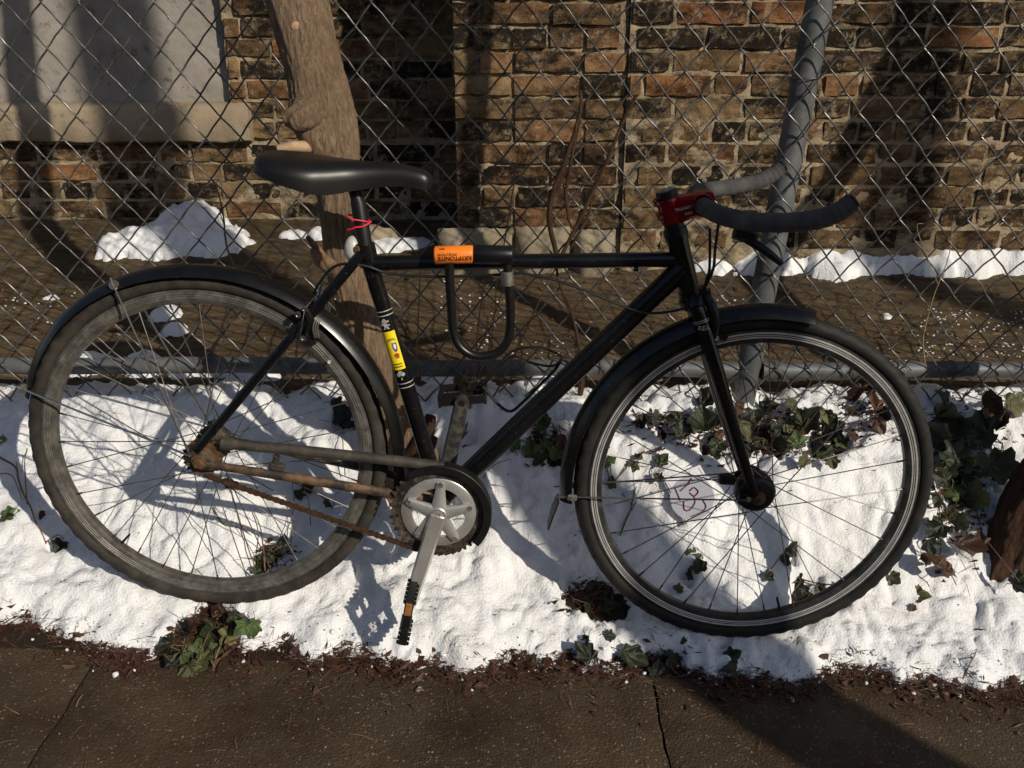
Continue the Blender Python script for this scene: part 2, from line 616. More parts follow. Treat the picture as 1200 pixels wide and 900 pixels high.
def m_bark(name, cols, zs=1.0, bd=.008):
    m = NT(name)
    c = m.coord('Object')
    s1 = m.stretch(c, (1, 1, .16))
    f = m.noise(s1, 150, 9, .78, 1.2)
    col = m.ramp(f, [(.32, cols[0]), (.52, cols[1]), (.7, cols[2])])
    g = m.ramp(m.noise(c, 9, 5, .6), [(.35, (.7, .66, .62)), (.65, (1, 1, 1))])
    col = m.mix(1.0, col, g, 'MULTIPLY')
    m.base(col)
    m.set(.88, 0, .2)
    m.bump(f, 1.0, bd*1.6)
    m.bump(m.noise(m.stretch(c, (1, 1, .35)), 320, 5, .7), .8, .003)
    return m.mat
M['bark'] = m_bark('pale_brown_bark', ((.12, .078, .047), (.32, .225, .145), (.48, .36, .245)))
M['bark_red'] = m_bark('red_brown_bark', ((.035, .018, .012), (.10, .054, .034), (.19, .115, .072)), 1, .012)
M['cutwood'] = worn('cut_wood', (.32, .2, .11), (.42, .29, .17), 60, .8)
M['vine'] = m_bark('dry_vine', ((.022, .012, .008), (.075, .042, .025), (.16, .10, .06)), 1, .003)
M['twig'] = worn('twig', (.10, .055, .03), (.2, .125, .07), 60, .8, bump=.3)
def m_leaf(name, a, b, vein):
    m = NT(name)
    c = m.coord('Object')
    oi = m.n('ShaderNodeObjectInfo').outputs['Random']
    f = m.math('ADD', m.math('MULTIPLY', m.noise(c, 3.5, 5, .65), .55), m.math('MULTIPLY', oi, .45))
    col = m.ramp(f, [(.25, a), (.75, b)])
    sp = m.n('ShaderNodeSeparateXYZ')
    m.l(c, sp.inputs[0])
    th = m.math('ARCTAN2', sp.outputs[0], m.math('ADD', sp.outputs[1], .34))
    vn = m.math('ABSOLUTE', m.math('SINE', m.math('MULTIPLY', th, 3.7)))
    col = m.mix(m.ramp(vn, [(.05, (.75,)*3), (.16, (0,)*3)]), col, vein)
    sp2 = m.ramp(m.noise(c, 9, 6, .75), [(.58, (0,)*3), (.70, (.75,)*3)])
    col = m.mix(sp2, col, (.075, .042, .02))
    m.base(col)
    m.set(.36, 0, .45)
    m.bump(m.noise(c, 14, 5, .7), .35, .03)
    m.bump(vn, .4, .02)
    return m.mat
M['leaf'] = m_leaf('ivy_green', (.016, .034, .010), (.07, .11, .03), (.09, .09, .04))
M['leaf_dark'] = m_leaf('ivy_dark', (.008, .012, .007), (.024, .034, .014), (.035, .034, .018))
M['leaf_olive'] = m_leaf('ivy_olive', (.04, .046, .018), (.13, .13, .05), (.16, .12, .055))
M['leaf_brown'] = m_leaf('dead_leaf', (.035, .016, .009), (.10, .045, .022), (.055, .03, .016))
M['litter'] = worn('leaf_litter', (.022, .008, .005), (.085, .031, .016), 90, .6, 0, .4, .3, .7, coord='Object')
M['litter_pale'] = worn('dry_stalk', (.2, .12, .06), (.38, .25, .13), 60, .7)
M['grit'] = worn('grit', (.08, .06, .04), (.2, .165, .115), 120, .8, lo=.35, hi=.65)
M['road'] = worn('asphalt', (.035, .035, .036), (.06, .06, .06), 5, .85, bump=.5, bscale=200)
M['glass'] = worn('dark_pane', (.01, .012, .014), (.02, .022, .025), 3, .08, 0, .6)
M['frame'] = worn('window_paint', (.35, .34, .31), (.45, .44, .40), 8, .5)
M['housebrick'] = worn('house_brick', (.11, .065, .045), (.17, .10, .07), 9, .9)

# ================================================================== THE SETTING
YF, YW = 2.10, 3.00                                # fence line and house wall
def walk_z(x):
    return -.056-.055*max(-3, min(3, x))
def bike_z(x):
    return -.069*max(-3, min(3, x))
def soil(x, y):
    a = walk_z(x)
    b = bike_z(x)-.030
    return pl([(1.30, a-.10), (1.49, a-.004), (1.60, b), (1.70, b+.030), (2.06, .225), (2.16, .235), (3.6, .425)], y) + .006*fbm(x*9, y*9, 2)
EDGE_PX = [(-250, 735), (-60, 740), (0, 738), (33, 732), (60, 743), (100, 755), (133, 767), (173, 772), (190, 760), (215, 742), (250, 722), (272, 735), (283, 762), (333, 757), (363, 778), (400, 764), (433, 767),
           (477, 787), (507, 773), (547, 790), (600, 772), (633, 780), (667, 773), (690, 780), (717, 783), (750, 770), (783, 768), (800, 775), (833, 792), (897, 795), (927, 808), (950, 800), (963, 785),
           (987, 780), (1033, 785), (1057, 802), (1077, 792), (1133, 802), (1153, 812), (1200, 800), (1300, 806), (1480, 800)]
EDGE = []
for ex, ey in EDGE_PX:
    d_ = ray(ex, ey)
    t_ = (CAMH - walk_z((ex-600)/FPX*1.8) - .012)/(-d_.z)
    q_ = CAM+d_*t_
    EDGE.append((q_.x, q_.y))
HOLES = []
def snow_t(x, y):                                  # snow thickness over the bank
    e = pl(EDGE, x)
    d = y-e + .010*fbm(x*26, y*26, 5, 3)
    if d < 0:
        return max(-.05, d*1.4) - .002
    wx, wy = x+.012*noise.noise(Vector((x*22, y*22, 3))), y+.012*noise.noise(Vector((x*22, y*22, 8)))
    t = .036*(1-math.exp(-d/.026)) + .016*fbm(x*6, y*6, 1, 3) + .030*(abs(noise.noise(Vector((wx*9, wy*9, 2))))-.2) + .020*(abs(noise.noise(Vector((wx*24, wy*24, 5))))-.2) + .007*(abs(noise.noise(Vector((wx*75, wy*75, 7))))-.2) + .003*noise.noise(Vector((x*150, y*150, 9)))
    t += .012*sstep(1.66, 1.9, y)
    t -= .075*sstep(2.13, 2.28, y+.05*fbm(x*6, y*6, 3, 3))
    for hx, hy, hr, hd in HOLES:
        k = ((x-hx)/hr)**2+((y-hy)/hr)**2
        if k < 6:
            t -= hd*math.exp(-k*(1+.5*fbm(x*60, y*60, 9, 2)))
    return t
def gz(x, y):
    return soil(x, y)+max(0, snow_t(x, y))
def gp(px, py, lift=0.0):                          # where a sight line meets the snow bank
    d = ray(px, py)
    t = 1.3
    q = CAM+d*t
    while t < 4:
        q = CAM+d*t
        z = gz(q.x, q.y) if q.y > 1.3 else walk_z(q.x)
        if q.z <= z:
            break
        t += .004
    return Vector((q.x, q.y, q.z+lift))
for hx, hy, hr, hd in ((700, 690, .045, .085), (680, 705, .03, .07), (720, 712, .03, .06), (655, 520, .035, .08), (480, 560, .06, .08), (1165, 665, .03, .03),
                       (915, 508, .04, .060), (836, 512, .035, .062), (962, 515, .035, .062), (870, 488, .05, .062), (780, 495, .035, .05), (985, 505, .03, .05), (1125, 560, .05, .04), (1120, 620, .03, .04), (1110, 500, .05, .04), (310, 645, .03, .06), (945, 690, .028, .05), (900, 460, .06, .05),
                       (630, 500, .03, .05), (640, 530, .025, .05), (545, 512, .02, .05), (740, 460, .03, .03), (805, 680, .012, .04), (930, 645, .012, .04), (400, 490, .03, .06), (850, 745, .012, .05), (60, 640, .012, .03)):
    q_ = gp(hx, hy)
    HOLES.append((q_.x, q_.y, hr, hd))

o = heightfield('ground', M['soil'], -60, 60, -60, 60, 4.0, lambda x, y: (-.45, True), 'structure')
# pavement: real slabs with open joints
walk = MB()
def wz(x):
    return -.056-.055*x
walk.add([(-3, -2.2, wz(-3)-.06), (3, -2.2, wz(3)-.06), (3, 1.56, wz(3)-.06), (-3, 1.56, wz(-3)-.06)], [(0, 1, 2, 3)])
walk = tag(walk.build('sidewalk', M['soil'], smooth=0), kind='structure')
jx = [-2.92]
a_, b_ = CAM+ray(50, 866)*((CAMH-wz(-.9))/-ray(50, 866).z), CAM+ray(779, 866)*((CAMH-wz(.27))/-ray(779, 866).z)
pitch_ = b_.x-a_.x
jx = [a_.x-2*pitch_, a_.x-pitch_, a_.x, b_.x, b_.x+pitch_, b_.x+2*pitch_]
for k in range(5):
    for (y0, y1) in ((-2.1, -.35), (-.344, 1.50)):
        nx, ny = 44, 60
        x0, x1 = jx[k]+.0022, jx[k+1]-.0022
        m = MB()
        vs, fs = [], []
        for j in range(ny+1):
            for i in range(nx+1):
                x, y = x0+(x1-x0)*i/nx, y0+(y1-y0)*j/ny
                e = min(x-x0, x1-x, y-y0)
                wob = .006*fbm(x*20, y*20, 7, 2)*(1 if i in (0, nx) else 0)
                z = wz(x)+.0022*fbm(x*8, y*8, 3, 3)+.0012*fbm(x*60, y*60, 5, 2)-.006*math.exp(-e/.008)
                vs.append((x+wob, y, z))
        for j in range(ny):
            for i in range(nx):
                q = j*(nx+1)+i
                fs.append((q, q+1, q+nx+2, q+nx+1))
        rim = [i for i in range(nx+1)]+[j*(nx+1)+nx for j in range(1, ny+1)]+[ny*(nx+1)+i for i in range(nx-1, -1, -1)]+[j*(nx+1) for j in range(ny-1, 0, -1)]
        b = len(vs)
        vs += [(vs[i][0], vs[i][1], vs[i][2]-.05) for i in rim]
        n_ = len(rim)
        fs += [(rim[i], b+i, b+(i+1) % n_, rim[(i+1) % n_]) for i in range(n_)]
        m.add(vs, fs)
        m.build('slab', M['concrete'], walk, 60)

heightfield('bank', M['soil'], -3.0, 3.0, 1.30, 2.20, .02, lambda x, y: (soil(x, y)+.008*fbm(x*40, y*40, 1, 3), True), 'structure')
def yard(x, y):
    return (soil(x, y) + .007*fbm(x*5, y*16, 3, 3) + .004*fbm(x*40, y*40, 4, 2) - .004, True)
heightfield('yard', M['yard'], -3.9, 3.4, 2.14, 3.7, .018, yard, 'structure')
def snowf(x, y):
    t = snow_t(x, y)
    t2 = soil(x, y)+t
    return (t2, t > -.03)
heightfield('snow', M['snow'], -1.9, 1.9, 1.38, 2.30, .0062, snowf, 'structure')

# ------------------------------------------------------------------ house wall
wall = thing('brick_wall', 'old sooty brick house wall with a blocked window behind the wire fence', 'wall', (0, YW, .36))
wall_o = Vector((0, YW, .36))
def X_at(px, py, Y=YW):
    return atY(px, py, Y).x
def Z_at(py, Y=YW):
    return atY(600, py, Y).z
YL = 3.45                                           # the window bay stands back from the pier
XP1 = X_at(533, 120)                                # left edge of the near pier
XR0 = XP1+.12
XJ = X_at(735, 90)                                  # straight joint in the pier
XPL = X_at(264, 60, YL)                             # right edge of the blocked window
ZS1, ZS0 = Z_at(121, YL), Z_at(164, YL)             # sill
XL, XRT, ZB, ZT = -3.7, 3.0, .28, 1.62
def brick_mesh(L, Hh, D=.06):
    m = MB()
    nx, nz = (6, 2) if L > .14 else (3, 2)
    vs, fs = [], []
    sx, sz = rnd(0, 50), rnd(0, 50)
    for j in range(nz+1):
        for i in range(nx+1):
            x, z = L*(i/nx-.5), Hh*(j/nz-.5)
            edge = (i in (0, nx))+(j in (0, nz))
            y = .006*fbm(x*25+sx, z*25+sz, 1, 3) + edge*.006*abs(noise.noise(Vector((x*40+sx, z*40, 2))))
            vs.append((x+.004*noise.noise(Vector((x*60+sx, z*60, 5))), y, z+.005*noise.noise(Vector((x*50, z*50+sz, 9)))))
    for j in range(nz):
        for i in range(nx):
            q = j*(nx+1)+i
            fs.append((q, q+1, q+nx+2, q+nx+1))
    rim = [i for i in range(nx+1)]+[j*(nx+1)+nx for j in range(1, nz+1)]+[nz*(nx+1)+i for i in range(nx-1, -1, -1)]+[j*(nx+1) for j in range(nz-1, 0, -1)]
    b, n_ = len(vs), len(rim)
    vs += [(vs[i][0], D, vs[i][2]) for i in rim]
    fs += [(rim[i], b+i, b+(i+1) % n_, rim[(i+1) % n_]) for i in range(n_)]
    m.add(vs, fs)
    return m.mesh('brick', M['brick'], 35)
STR = [brick_mesh(.203, .056) for _ in range(9)]
HDR = [brick_mesh(.097, .056) for _ in range(6)]
CH = .0682
def lay(x0, x1, z0, z1, Y, phase=0.0, jw=.012, hprob=.22, rec=0.0):
    k = 0
    z = z0
    while z+CH <= z1+.02:
        allh = (k+int(phase*7)) % 7 == 3
        x = x0 + (0 if k % 2 == 0 else -.105) + rnd(-.01, .01) - phase*.1
        while x < x1-.02:
            hd = allh or random.random() < hprob
            L = (.097 if hd else .203)*rnd(.96, 1.03)
            a, b = max(x, x0+.002), min(x+L, x1-.002)
            if b-a > .03:
                o = bpy.data.objects.new('brick', random.choice(HDR if b-a < .14 else STR))
                COL.objects.link(o)
                o.parent = wall
                o.location = Vector(((a+b)/2, Y-.010+rec+rnd(-.003, .003), z+CH/2+rnd(-.002, .002)))-wall_o
                o.scale = ((b-a)/(.097 if b-a < .14 else .203), 1, rnd(.93, 1.04))
                o.rotation_euler = (rnd(-.02, .02), rnd(-.008, .008), rnd(-.015, .015))
            x += L+jw
        z += CH
        k += 1
def mortar(name, x0, x1, z0, z1, Y, bias=lambda x, z: 0.0, mat='mortar', amp=1.0, res=.009, fnx=None):
    nx, nz = int((x1-x0)/res), int((z1-z0)/res)
    vs, fs = [], []
    for j in range(nz+1):
        for i in range(nx+1):
            x, z = x0+(x1-x0)*i/nx, z0+(z1-z0)*j/nz
            y = Y - amp*(.006*fbm(x*11, z*17, Y, 3)+.003*fbm(x*60, z*60, 3, 2)) - bias(x, z)
            vs.append(Vector((x, y, z)))
    for j in range(nz):
        for i in range(nx):
            q = j*(nx+1)+i
            fs.append((q, q+1, q+nx+2, q+nx+1))
    m = MB()
    m.add(vs, fs)
    # returns at the two ends give the leaf its thickness
    for xe, col in ((x0, 0), (x1, nx)):
        idx = [j*(nx+1)+col for j in range(nz+1)]
        a = [vs[i] for i in idx]
        b = [Vector((v.x, Y+.5, v.z)) for v in a]
        n_ = len(a)
        m.add(a+b, [(i, i+1, n_+i+1, n_+i) for i in range(n_-1)])
    return m.build(name, M[mat], wall, 180, wall_o)
smear = lambda x, z: .0065*sstep(.92, .80, z)*sstep(-.2, .35, fbm(x*4, z*9, 6, 2)+.25)
# near pier, in two builds that meet in a straight joint
mortar('mortar', XP1, XJ-.001, ZB, ZT, YW, lambda x, z: -.003+.003*fbm(x*5, z*14, 4, 2))
mortar('mortar', XJ+.001, XRT, ZB, ZT, YW-.012, lambda x, z: smear(x, z))
zf1 = Z_at(262)
lay(XP1, XJ-.006, zf1-.015, ZT, YW, .3)
lay(XJ+.006, XRT, .41, ZT, YW-.012, .8, .016, .30)
# rough footing under the first build
fo = MB()
for (px0, px1, t) in ((513, 600, .055), (604, 668, .045), (672, 722, .06)):
    x0, x1 = X_at(px0, 270), X_at(px1, 270)
    z0, z1 = .26, zf1-.012+rnd(-.01, .012)
    n1, n2 = 14, 8
    vs, fs = [], []
    for j in range(n2+1):
        for i in range(n1+1):
            u, v_ = i/n1, j/n2
            ed = min(u, 1-u)*n1*.25
            ed2 = (1-v_)*n2*.3
            k = min(1, ed, ed2)
            y = YW-.004-t*(k*(2-k))-.010*fbm(u*5+px0, v_*4, 2, 3)
            vs.append((x0+(x1-x0)*u, y, z0+(z1-z0)*v_+.006*fbm(u*6, px0, 1, 2)))
    for j in range(n2):
        for i in range(n1):
            q = j*(n1+1)+i
            fs.append((q, q+1, q+n1+2, q+n1+1))
    MB().add(vs, fs).build('footing_stone', M['footing'], wall, 60, wall_o)
# window bay: brick below the sill and to its right, rendered panel in the opening
mortar('mortar', XL, XR0, ZB, ZS0-.004, YL, lambda x, z: .004*sstep(.80, .62, z))
mortar('mortar', XPL, XR0, ZS0-.004, ZT, YL-.002, lambda x, z: 0)
lay(XL, XR0, ZS0-.010-5*CH, ZS0-.012, YL, .15, .018)
lay(XPL+.006, XR0, ZS0+.004, ZT, YL-.002, .55, .013)
mortar('render_panel', XL, XPL-.002, ZS1-.02, ZT, YL+.035, mat='plaster', amp=.35)
sl = MB()
n1 = 90
prof = [(YL+.06, ZS1+.004), (YL+.0, ZS1+.002), (YL-.045, ZS1-.006), (YL-.055, ZS1-.018), (YL-.052, ZS0+.006), (YL-.046, ZS0), (YL+.02, ZS0-.002)]
vs, fs = [], []
xs1 = X_at(296, 140, YL)
for i in range(n1+1):
    x = XL+(xs1-XL)*i/n1
    for k, (y, z) in enumerate(prof):
        c_ = 1 if 0 < k < 6 else 0
        vs.append((x, y+c_*.006*fbm(x*14, z*20, k, 3), z+c_*.005*fbm(x*16, k*3.1, 5, 3)))
for i in range(n1):
    for k in range(len(prof)-1):
        a = i*len(prof)+k
        fs.append((a, a+1, a+len(prof)+1, a+len(prof)))
fs.append(tuple(n1*len(prof)+k for k in range(len(prof))))
sl.add(vs, fs)
sl.build('window_sill', M['sillstone'], wall, 50, wall_o)
# upper part of the house, above what the camera sees
up_ = MB()
up_.box(((XP1+XRT)/2, YW+.26, ZT+1.3), (XRT-XP1, .5, 2.6))
up_.build('upper_pier', M['mortar'], wall, 0, wall_o)
up_ = MB()
up_.box(((XL+XP1)/2-.01, YL+.26, ZT+1.3), (XP1-XL, .5, 2.6))
up_.build('upper_bay', M['mortar'], wall, 0, wall_o)

# ------------------------------------------------------------------ wire fence
fence = thing('chain_link_fence', 'galvanised chain link fence between the snow bank and the brick wall', 'fence', (0, YF, .24))
f_o = Vector((0, YF, .24))
CW, HH = .0388, .0905
ZF0, ZF1 = .262, 1.66
def warp(p):
    x, y, z = p
    k = sstep(-.2, -1.2, x)
    dx = .010*noise.noise(Vector((x*2.2, z*2.4, 1)))+.005*noise.noise(Vector((x*7, z*7, 4)))+.03*k*(z-.7)
    dz = .012*noise.noise(Vector((x*2.0, z*2.2, 6)))+.004*noise.noise(Vector((x*8, z*8, 2)))
    dy = .014*noise.noise(Vector((x*2.0, z*1.6, 9)))
    return Vector((x+dx, y+dy, z+dz))
NWIRE = 88
for j in range(NWIRE):
    xa = -NWIRE/2*CW+j*CW
    pts = []
    k = 0
    z = ZF0
    side = j % 2
    while z < ZF1:
        sx = 1 if (k % 2 == 0) else -1              # this node lies on the right or left column
        node_x = xa + CW*.5*sx
        z0 = ZF0+k*HH*.5
        # hooked corner: pass round the neighbour wire, then cross on the other face of the mesh
        fr = .0036 if sx > 0 else -.0036
        pts.append((node_x-sx*.0040, YF+fr*.75, z0-.0050))
        pts.append((node_x+sx*.0012, YF, z0))
        pts.append((node_x-sx*.0040, YF-fr*.75, z0+.0050))
        nx_ = xa-CW*.5*sx
        mx = (node_x+nx_)/2
        pts.append((mx+sx*.0015, YF-fr*.95, z0+HH*.25+.0008))
        k += 1
        z = ZF0+k*HH*.5
    if side:
        pts = [(2*xa-p[0], 2*YF-p[1], p[2]) for p in pts]
    if random.random() < .3:
        pts = pts[:-1]
    pts = [warp(Vector(p)+Vector((0, 0, 0))) for p in pts]
    m = MB()
    m.tube(pts, .00205, 6)
    # knuckled lower end
    e = Vector(pts[0])
    m.tube([e, e+Vector((.006, -.004, -.014)), e+Vector((.016, -.002, -.010))], .00185, 6)
    m.build('mesh_wire', M['wire'], fence, 60, f_o)
pb, pt = atY(867, 486, YF+.04), atY(962, -4, YF+.04)
pd = (pt-pb)/(pt.z-pb.z)
pp = [pb-pd*.25+pd*(i*.11) for i in range(24)]
m = MB()
m.tube(pp, .0295, 28)
post = m.build('line_post', M['pipe'], fence, 40, f_o)
for zt in (.42, .72, 1.02, 1.3):                      # tie wires round the post
    c_ = pb+pd*(zt-pb.z)
    m = MB()
    m.tube([c_+Vector((math.cos(t)*.032, math.sin(t)*.034-.004, t*.002)) for t in [i*.45-3.6 for i in range(15)]], .0016, 5)
    m.build('tie_wire', M['wire'], post, 60, f_o)
def rail_pt(x):
    return Vector((x, YF+.032, pl([(-2, .350), (-1.0, .345), (0, .338), (1.2, .330), (2, .325)], x)+.003*math.sin(x*7)))
for xa_, xb_ in ((-1.9, pb.x-.020), (pb.x+.045, 1.9)):
    m = MB()
    m.tube([rail_pt(xa_+(xb_-xa_)*i/20) for i in range(21)], .0205, 20)
    rail = m.build('bottom_rail', M['pipe'], fence, 40, f_o)
m = MB()
m.tube([rail_pt(pb.x+.04), rail_pt(pb.x+.09)], .0237, 20)
m.build('rail_sleeve', M['pipe'], rail, 40, f_o)
# wire ties along the rail
for px in (150, 330, 560, 700, 990, 1110):
    q = rail_pt(atY(px, 452, YF+.03).x)
    m = MB()
    m.tube([Vector((q.x+t*.002, YF+.030+math.cos(t)*.024, q.z+math.sin(t)*.024)) for t in [i*.5 for i in range(13)]], .0014, 5)
    m.build('tie_wire', M['wire'], fence, 60, f_o)

# ------------------------------------------------------------------ trees
def trunk_mesh(pts, rs, seg=56, per=14, ridge=.006, seed=0, fscale=(26, 4.5), lumps=()):
    c = spl(pts, per)
    rr = [Vector((r, 0, 0)) for r in rs]
    rr = [v.x for v in spl(rr, per)]
    m = MB()
    m.tube(c, rr, seg)
    L = len(c)
    arc = [0]
    for i in range(1, L):
        arc.append(arc[-1]+(c[i]-c[i-1]).length)
    for i in range(L):
        for j in range(seg):
            v = m.v[i*seg+j]
            d = (v-c[i])
            if d.length < 1e-6:
                continue
            dn = d.normalized()
            a = 2*math.pi*j/seg
            q = Vector((math.cos(a)*rr[i]*fscale[0], math.sin(a)*rr[i]*fscale[0], arc[i]*fscale[1]+seed))
            h = ridge*(noise.ridged_multi_fractal(q, .9, 2.1, 3, .9, 2.0)-1.1)*.8 + .006*noise.noise(Vector((math.cos(a)*1.4, math.sin(a)*1.4, arc[i]*7+seed)))
            for (lp, lr, lh) in lumps:
                h += lh*math.exp(-((v-Vector(lp)).length/lr)**2)
            m.v[i*seg+j] = v+dn*h
    return m
def limb(m, p, d, ln, r, dep=0, k=7):
    pts = [Vector(p)]
    d = Vector(d).normalized()
    for i in range(k):
        d = (d+Vector((rnd(-.16, .16), rnd(-.16, .16), rnd(-.06, .14)))).normalized()
        pts.append(pts[-1]+d*ln/k)
    m.tube(pts, [r, r*.35], 7)
    if dep > 0:
        for i in range(2, k+1):
            if random.random() < .8:
                s = Vector((rnd(-1, 1), rnd(-1, 1), rnd(.1, .9))).normalized()
                limb(m, pts[i], d*.7+s*.8, ln*rnd(.35, .6), r*.42, dep-1, 5)
    return pts
TY = 1.83
tp = []
for (px, py, Y) in ((482, 580, 1.93), (478, 548, 1.925), (466, 505, 1.90), (440, 430, 1.87), (412, 340, 1.85), (400, 260, 1.84), (393, 200, 1.84), (384, 150, 1.85), (368, 80, 1.87), (347, 0, 1.89), (335, -50, 1.90), (345, -130, 1.90), (372, -330, 1.89), (385, -700, 1.9), (390, -1300, 1.92)):
    tp.append(atY(px, py, Y))
trs = [.092, .080, .062, .050, .044, .043, .046, .055, .0575, .057, .057, .055, .052, .048, .044]
tb = tp[0].copy()
tree = thing('tree', 'slim pale barked tree growing in front of the fence behind the saddle', 'tree', tb)
kn = atY(338, 140, 1.81)
m = trunk_mesh(tp, trs, 128, 36, .0040, 3, (85, 13), [(kn, .034, .024), (tuple(atY(360, 162, 1.79)), .032, .014), (tuple(atY(347, 112, 1.80)), .03, .008)])
trunk = m.build('trunk', M['bark'], tree, 180, tb)
# branch collar, stubs and broken limbs
m = MB()
c0_, c1_, c2_ = atY(378, 122, 1.85), atY(355, 136, 1.80), atY(333, 143, 1.785)
m = trunk_mesh([c0_, c0_.lerp(c1_, .6), c1_, c1_.lerp(c2_, .6), c2_], [.040, .037, .030, .022, .007], 40, 8, .007, 8, (60, 10))
m.build('branch_collar', M['bark'], trunk, 180, tb)
m = MB()
q = atY(347, 32, 1.835)
m.tube([q+Vector((-.002, .02, 0)), q, q+Vector((.002, -.008, .002))], [.013, .012, .009], 14)
m.build('knot', M['bark'], trunk, 60, tb)
m = MB()
m.tube([q+Vector((.002, -.0085, .002)), q+Vector((.0022, -.0095, .002))], [.0085, .007], 12)
m.build('knot_face', M['cutwood'], trunk, 60, tb)
m = MB()
a, b = atY(362, 172, 1.80), atY(326, 175, 1.77)
m.tube(spl([a, (a+b)/2+Vector((0, -.01, .004)), b], 5), [.012, .010, .008], 10)
m.build('cut_stub', M['cutwood'], trunk, 50, tb)
m = MB()
a = atY(392, 318, 1.82)
for e in ((360, 277, 1.76), (366, 292, 1.75), (372, 300, 1.78)):
    b = atY(*e)
    mm = (a+b)/2+Vector((rnd(-.01, .01), -.01, rnd(-.01, .01)))
    m.tube(spl([a, mm, b], 5), [.014, .011, .009, .004], 9)
m.build('broken_limb', M['twig'], trunk, 50, tb)
m = MB()
a = atY(478, 540, 1.86)
for e in ((505, 487, 1.86), (500, 500, 1.85), (508, 510, 1.87)):
    b = atY(*e)
    m.tube(spl([a, (a+b)/2+Vector((.008, -.01, 0)), b], 5), [.026, .022, .012], 9)
m.build('root_sprout', M['bark_red'], trunk, 60, tb)
m = MB()
topp = tp[-1]
for k in range(5):
    limb(m, topp-Vector((0, 0, .02)), (math.cos(k*1.25+.4), math.sin(k*1.25+.4)*.6, 1.1), rnd(1.0, 1.5), .026, 2)
m.build('crown', M['bark'], tree, 60, tb)

rb = gp(1176, 662)
rp = [Vector((rb.x+.02, rb.y+.03, rb.z-.10)), Vector((rb.x+.015, rb.y+.03, rb.z)), Vector((rb.x+.045, rb.y+.04, rb.z+.12)), Vector((rb.x+.105, rb.y+.05, rb.z+.28)), Vector((rb.x+.19, rb.y+.06, rb.z+.46)), Vector((rb.x+.36, rb.y+.07, rb.z+.75)), Vector((rb.x+.62, rb.y+.08, rb.z+1.1)), Vector((rb.x+.95, rb.y+.08, rb.z+1.5)), Vector((rb.x+1.2, rb.y+.05, rb.z+2.1))]
tree2 = thing('tree', 'leaning red brown tree trunk in ivy at the right edge, cut by the frame', 'tree', rb)
m = trunk_mesh(rp, [.085, .062, .056, .056, .055, .05, .05, .045, .04], 80, 20, .016, 9, (32, 8))
m.build('trunk', M['bark_red'], tree2, 180, rb)
m = MB()
for k in range(4):
    limb(m, rp[-1]-Vector((0, 0, .02)), (math.cos(k*1.6)*.6+.5, math.sin(k*1.6)*.6, 1.0), rnd(.8, 1.2), .02, 2)
m.build('crown', M['bark_red'], tree2, 60, rb)
# two street trees behind the photographer: their shadows cross the pavement and the wall
for (tx, ty, tr, lab, s_) in ((2.53, -.72, .125, 'street tree trunk across the pavement whose shadow crosses the front wheel', 21), (5.43, -1.53, .10, 'far street tree whose shadow falls on the brick wall', 31)):
    b0 = Vector((tx, ty, -.45))
    t3 = thing('street_tree', lab, 'tree', b0)
    pts = [b0, b0+Vector((0, 0, .25)), b0+Vector((.01, 0, 1.8)), b0+Vector((-.01, .01, 3.6)), b0+Vector((.01, 0, 5.4)), b0+Vector((0, .02, 7.2))]
    trunk_mesh(pts, [tr*1.5, tr*1.1, tr, tr*.95, tr*.9, tr*.8], 24, 8, .008, s_).build('trunk', M['bark'], t3, 180, b0)
    m = MB()
    for k in range(6):
        limb(m, b0+Vector((0, .02, 7.1)), (math.cos(k*1.05), math.sin(k*1.05), 1.0), rnd(1.6, 2.4), tr*.5, 2)
    m.build('crown', M['bark'], t3, 60, b0)

# ------------------------------------------------------------------ the other side of the street
rd = MB()
rd.add([(-40, -9.5, -.30), (40, -9.5, -.30), (40, -2.6, -.30), (-40, -2.6, -.30)], [(0, 1, 2, 3)])
tag(rd.build('road', M['road'], None, 0), kind='structure')
kb = MB()
kb.box((0, -2.40, -.22), (80, .36, .30), bev=.02)
tag(kb.build('kerb', M['concrete'], None, 0), kind='structure')
for k, (hx, hw, hh) in enumerate(((-17, 11, 6.8), (-5.6, 10.6, 6.0), (5.6, 10.6, 6.4), (17, 11, 6.0))):
    b0 = Vector((hx, -15.5, -.45))
    hs = thing('house', ('leftmost', 'second from the left', 'third from the left', 'rightmost')[k]+' brick house of the row across the street', 'house', b0, 'houses across the street')
    mm_ = MB(); mm_.box((0, 0, hh/2), (hw, 5, hh)); mm_.build('wall', M['housebrick'], hs, 0)
    mm_ = MB(); mm_.box((0, 0, hh+.15), (hw+.3, 5.4, .3), bev=.05); mm_.build('roof', M['road'], hs, 0)
    for wx in (-3.6, -1.2, 1.2, 3.6):
        for wz_ in (1.9, 4.5):
            mm_ = MB(); mm_.box((wx, 2.54, wz_), (1.1, .10, 1.6), bev=.02); wf_ = mm_.build('window', M['frame'], hs, 0)
            mm_ = MB(); mm_.box((wx, 2.60, wz_), (.95, .03, 1.44)); mm_.build('pane', M['glass'], wf_, 0)

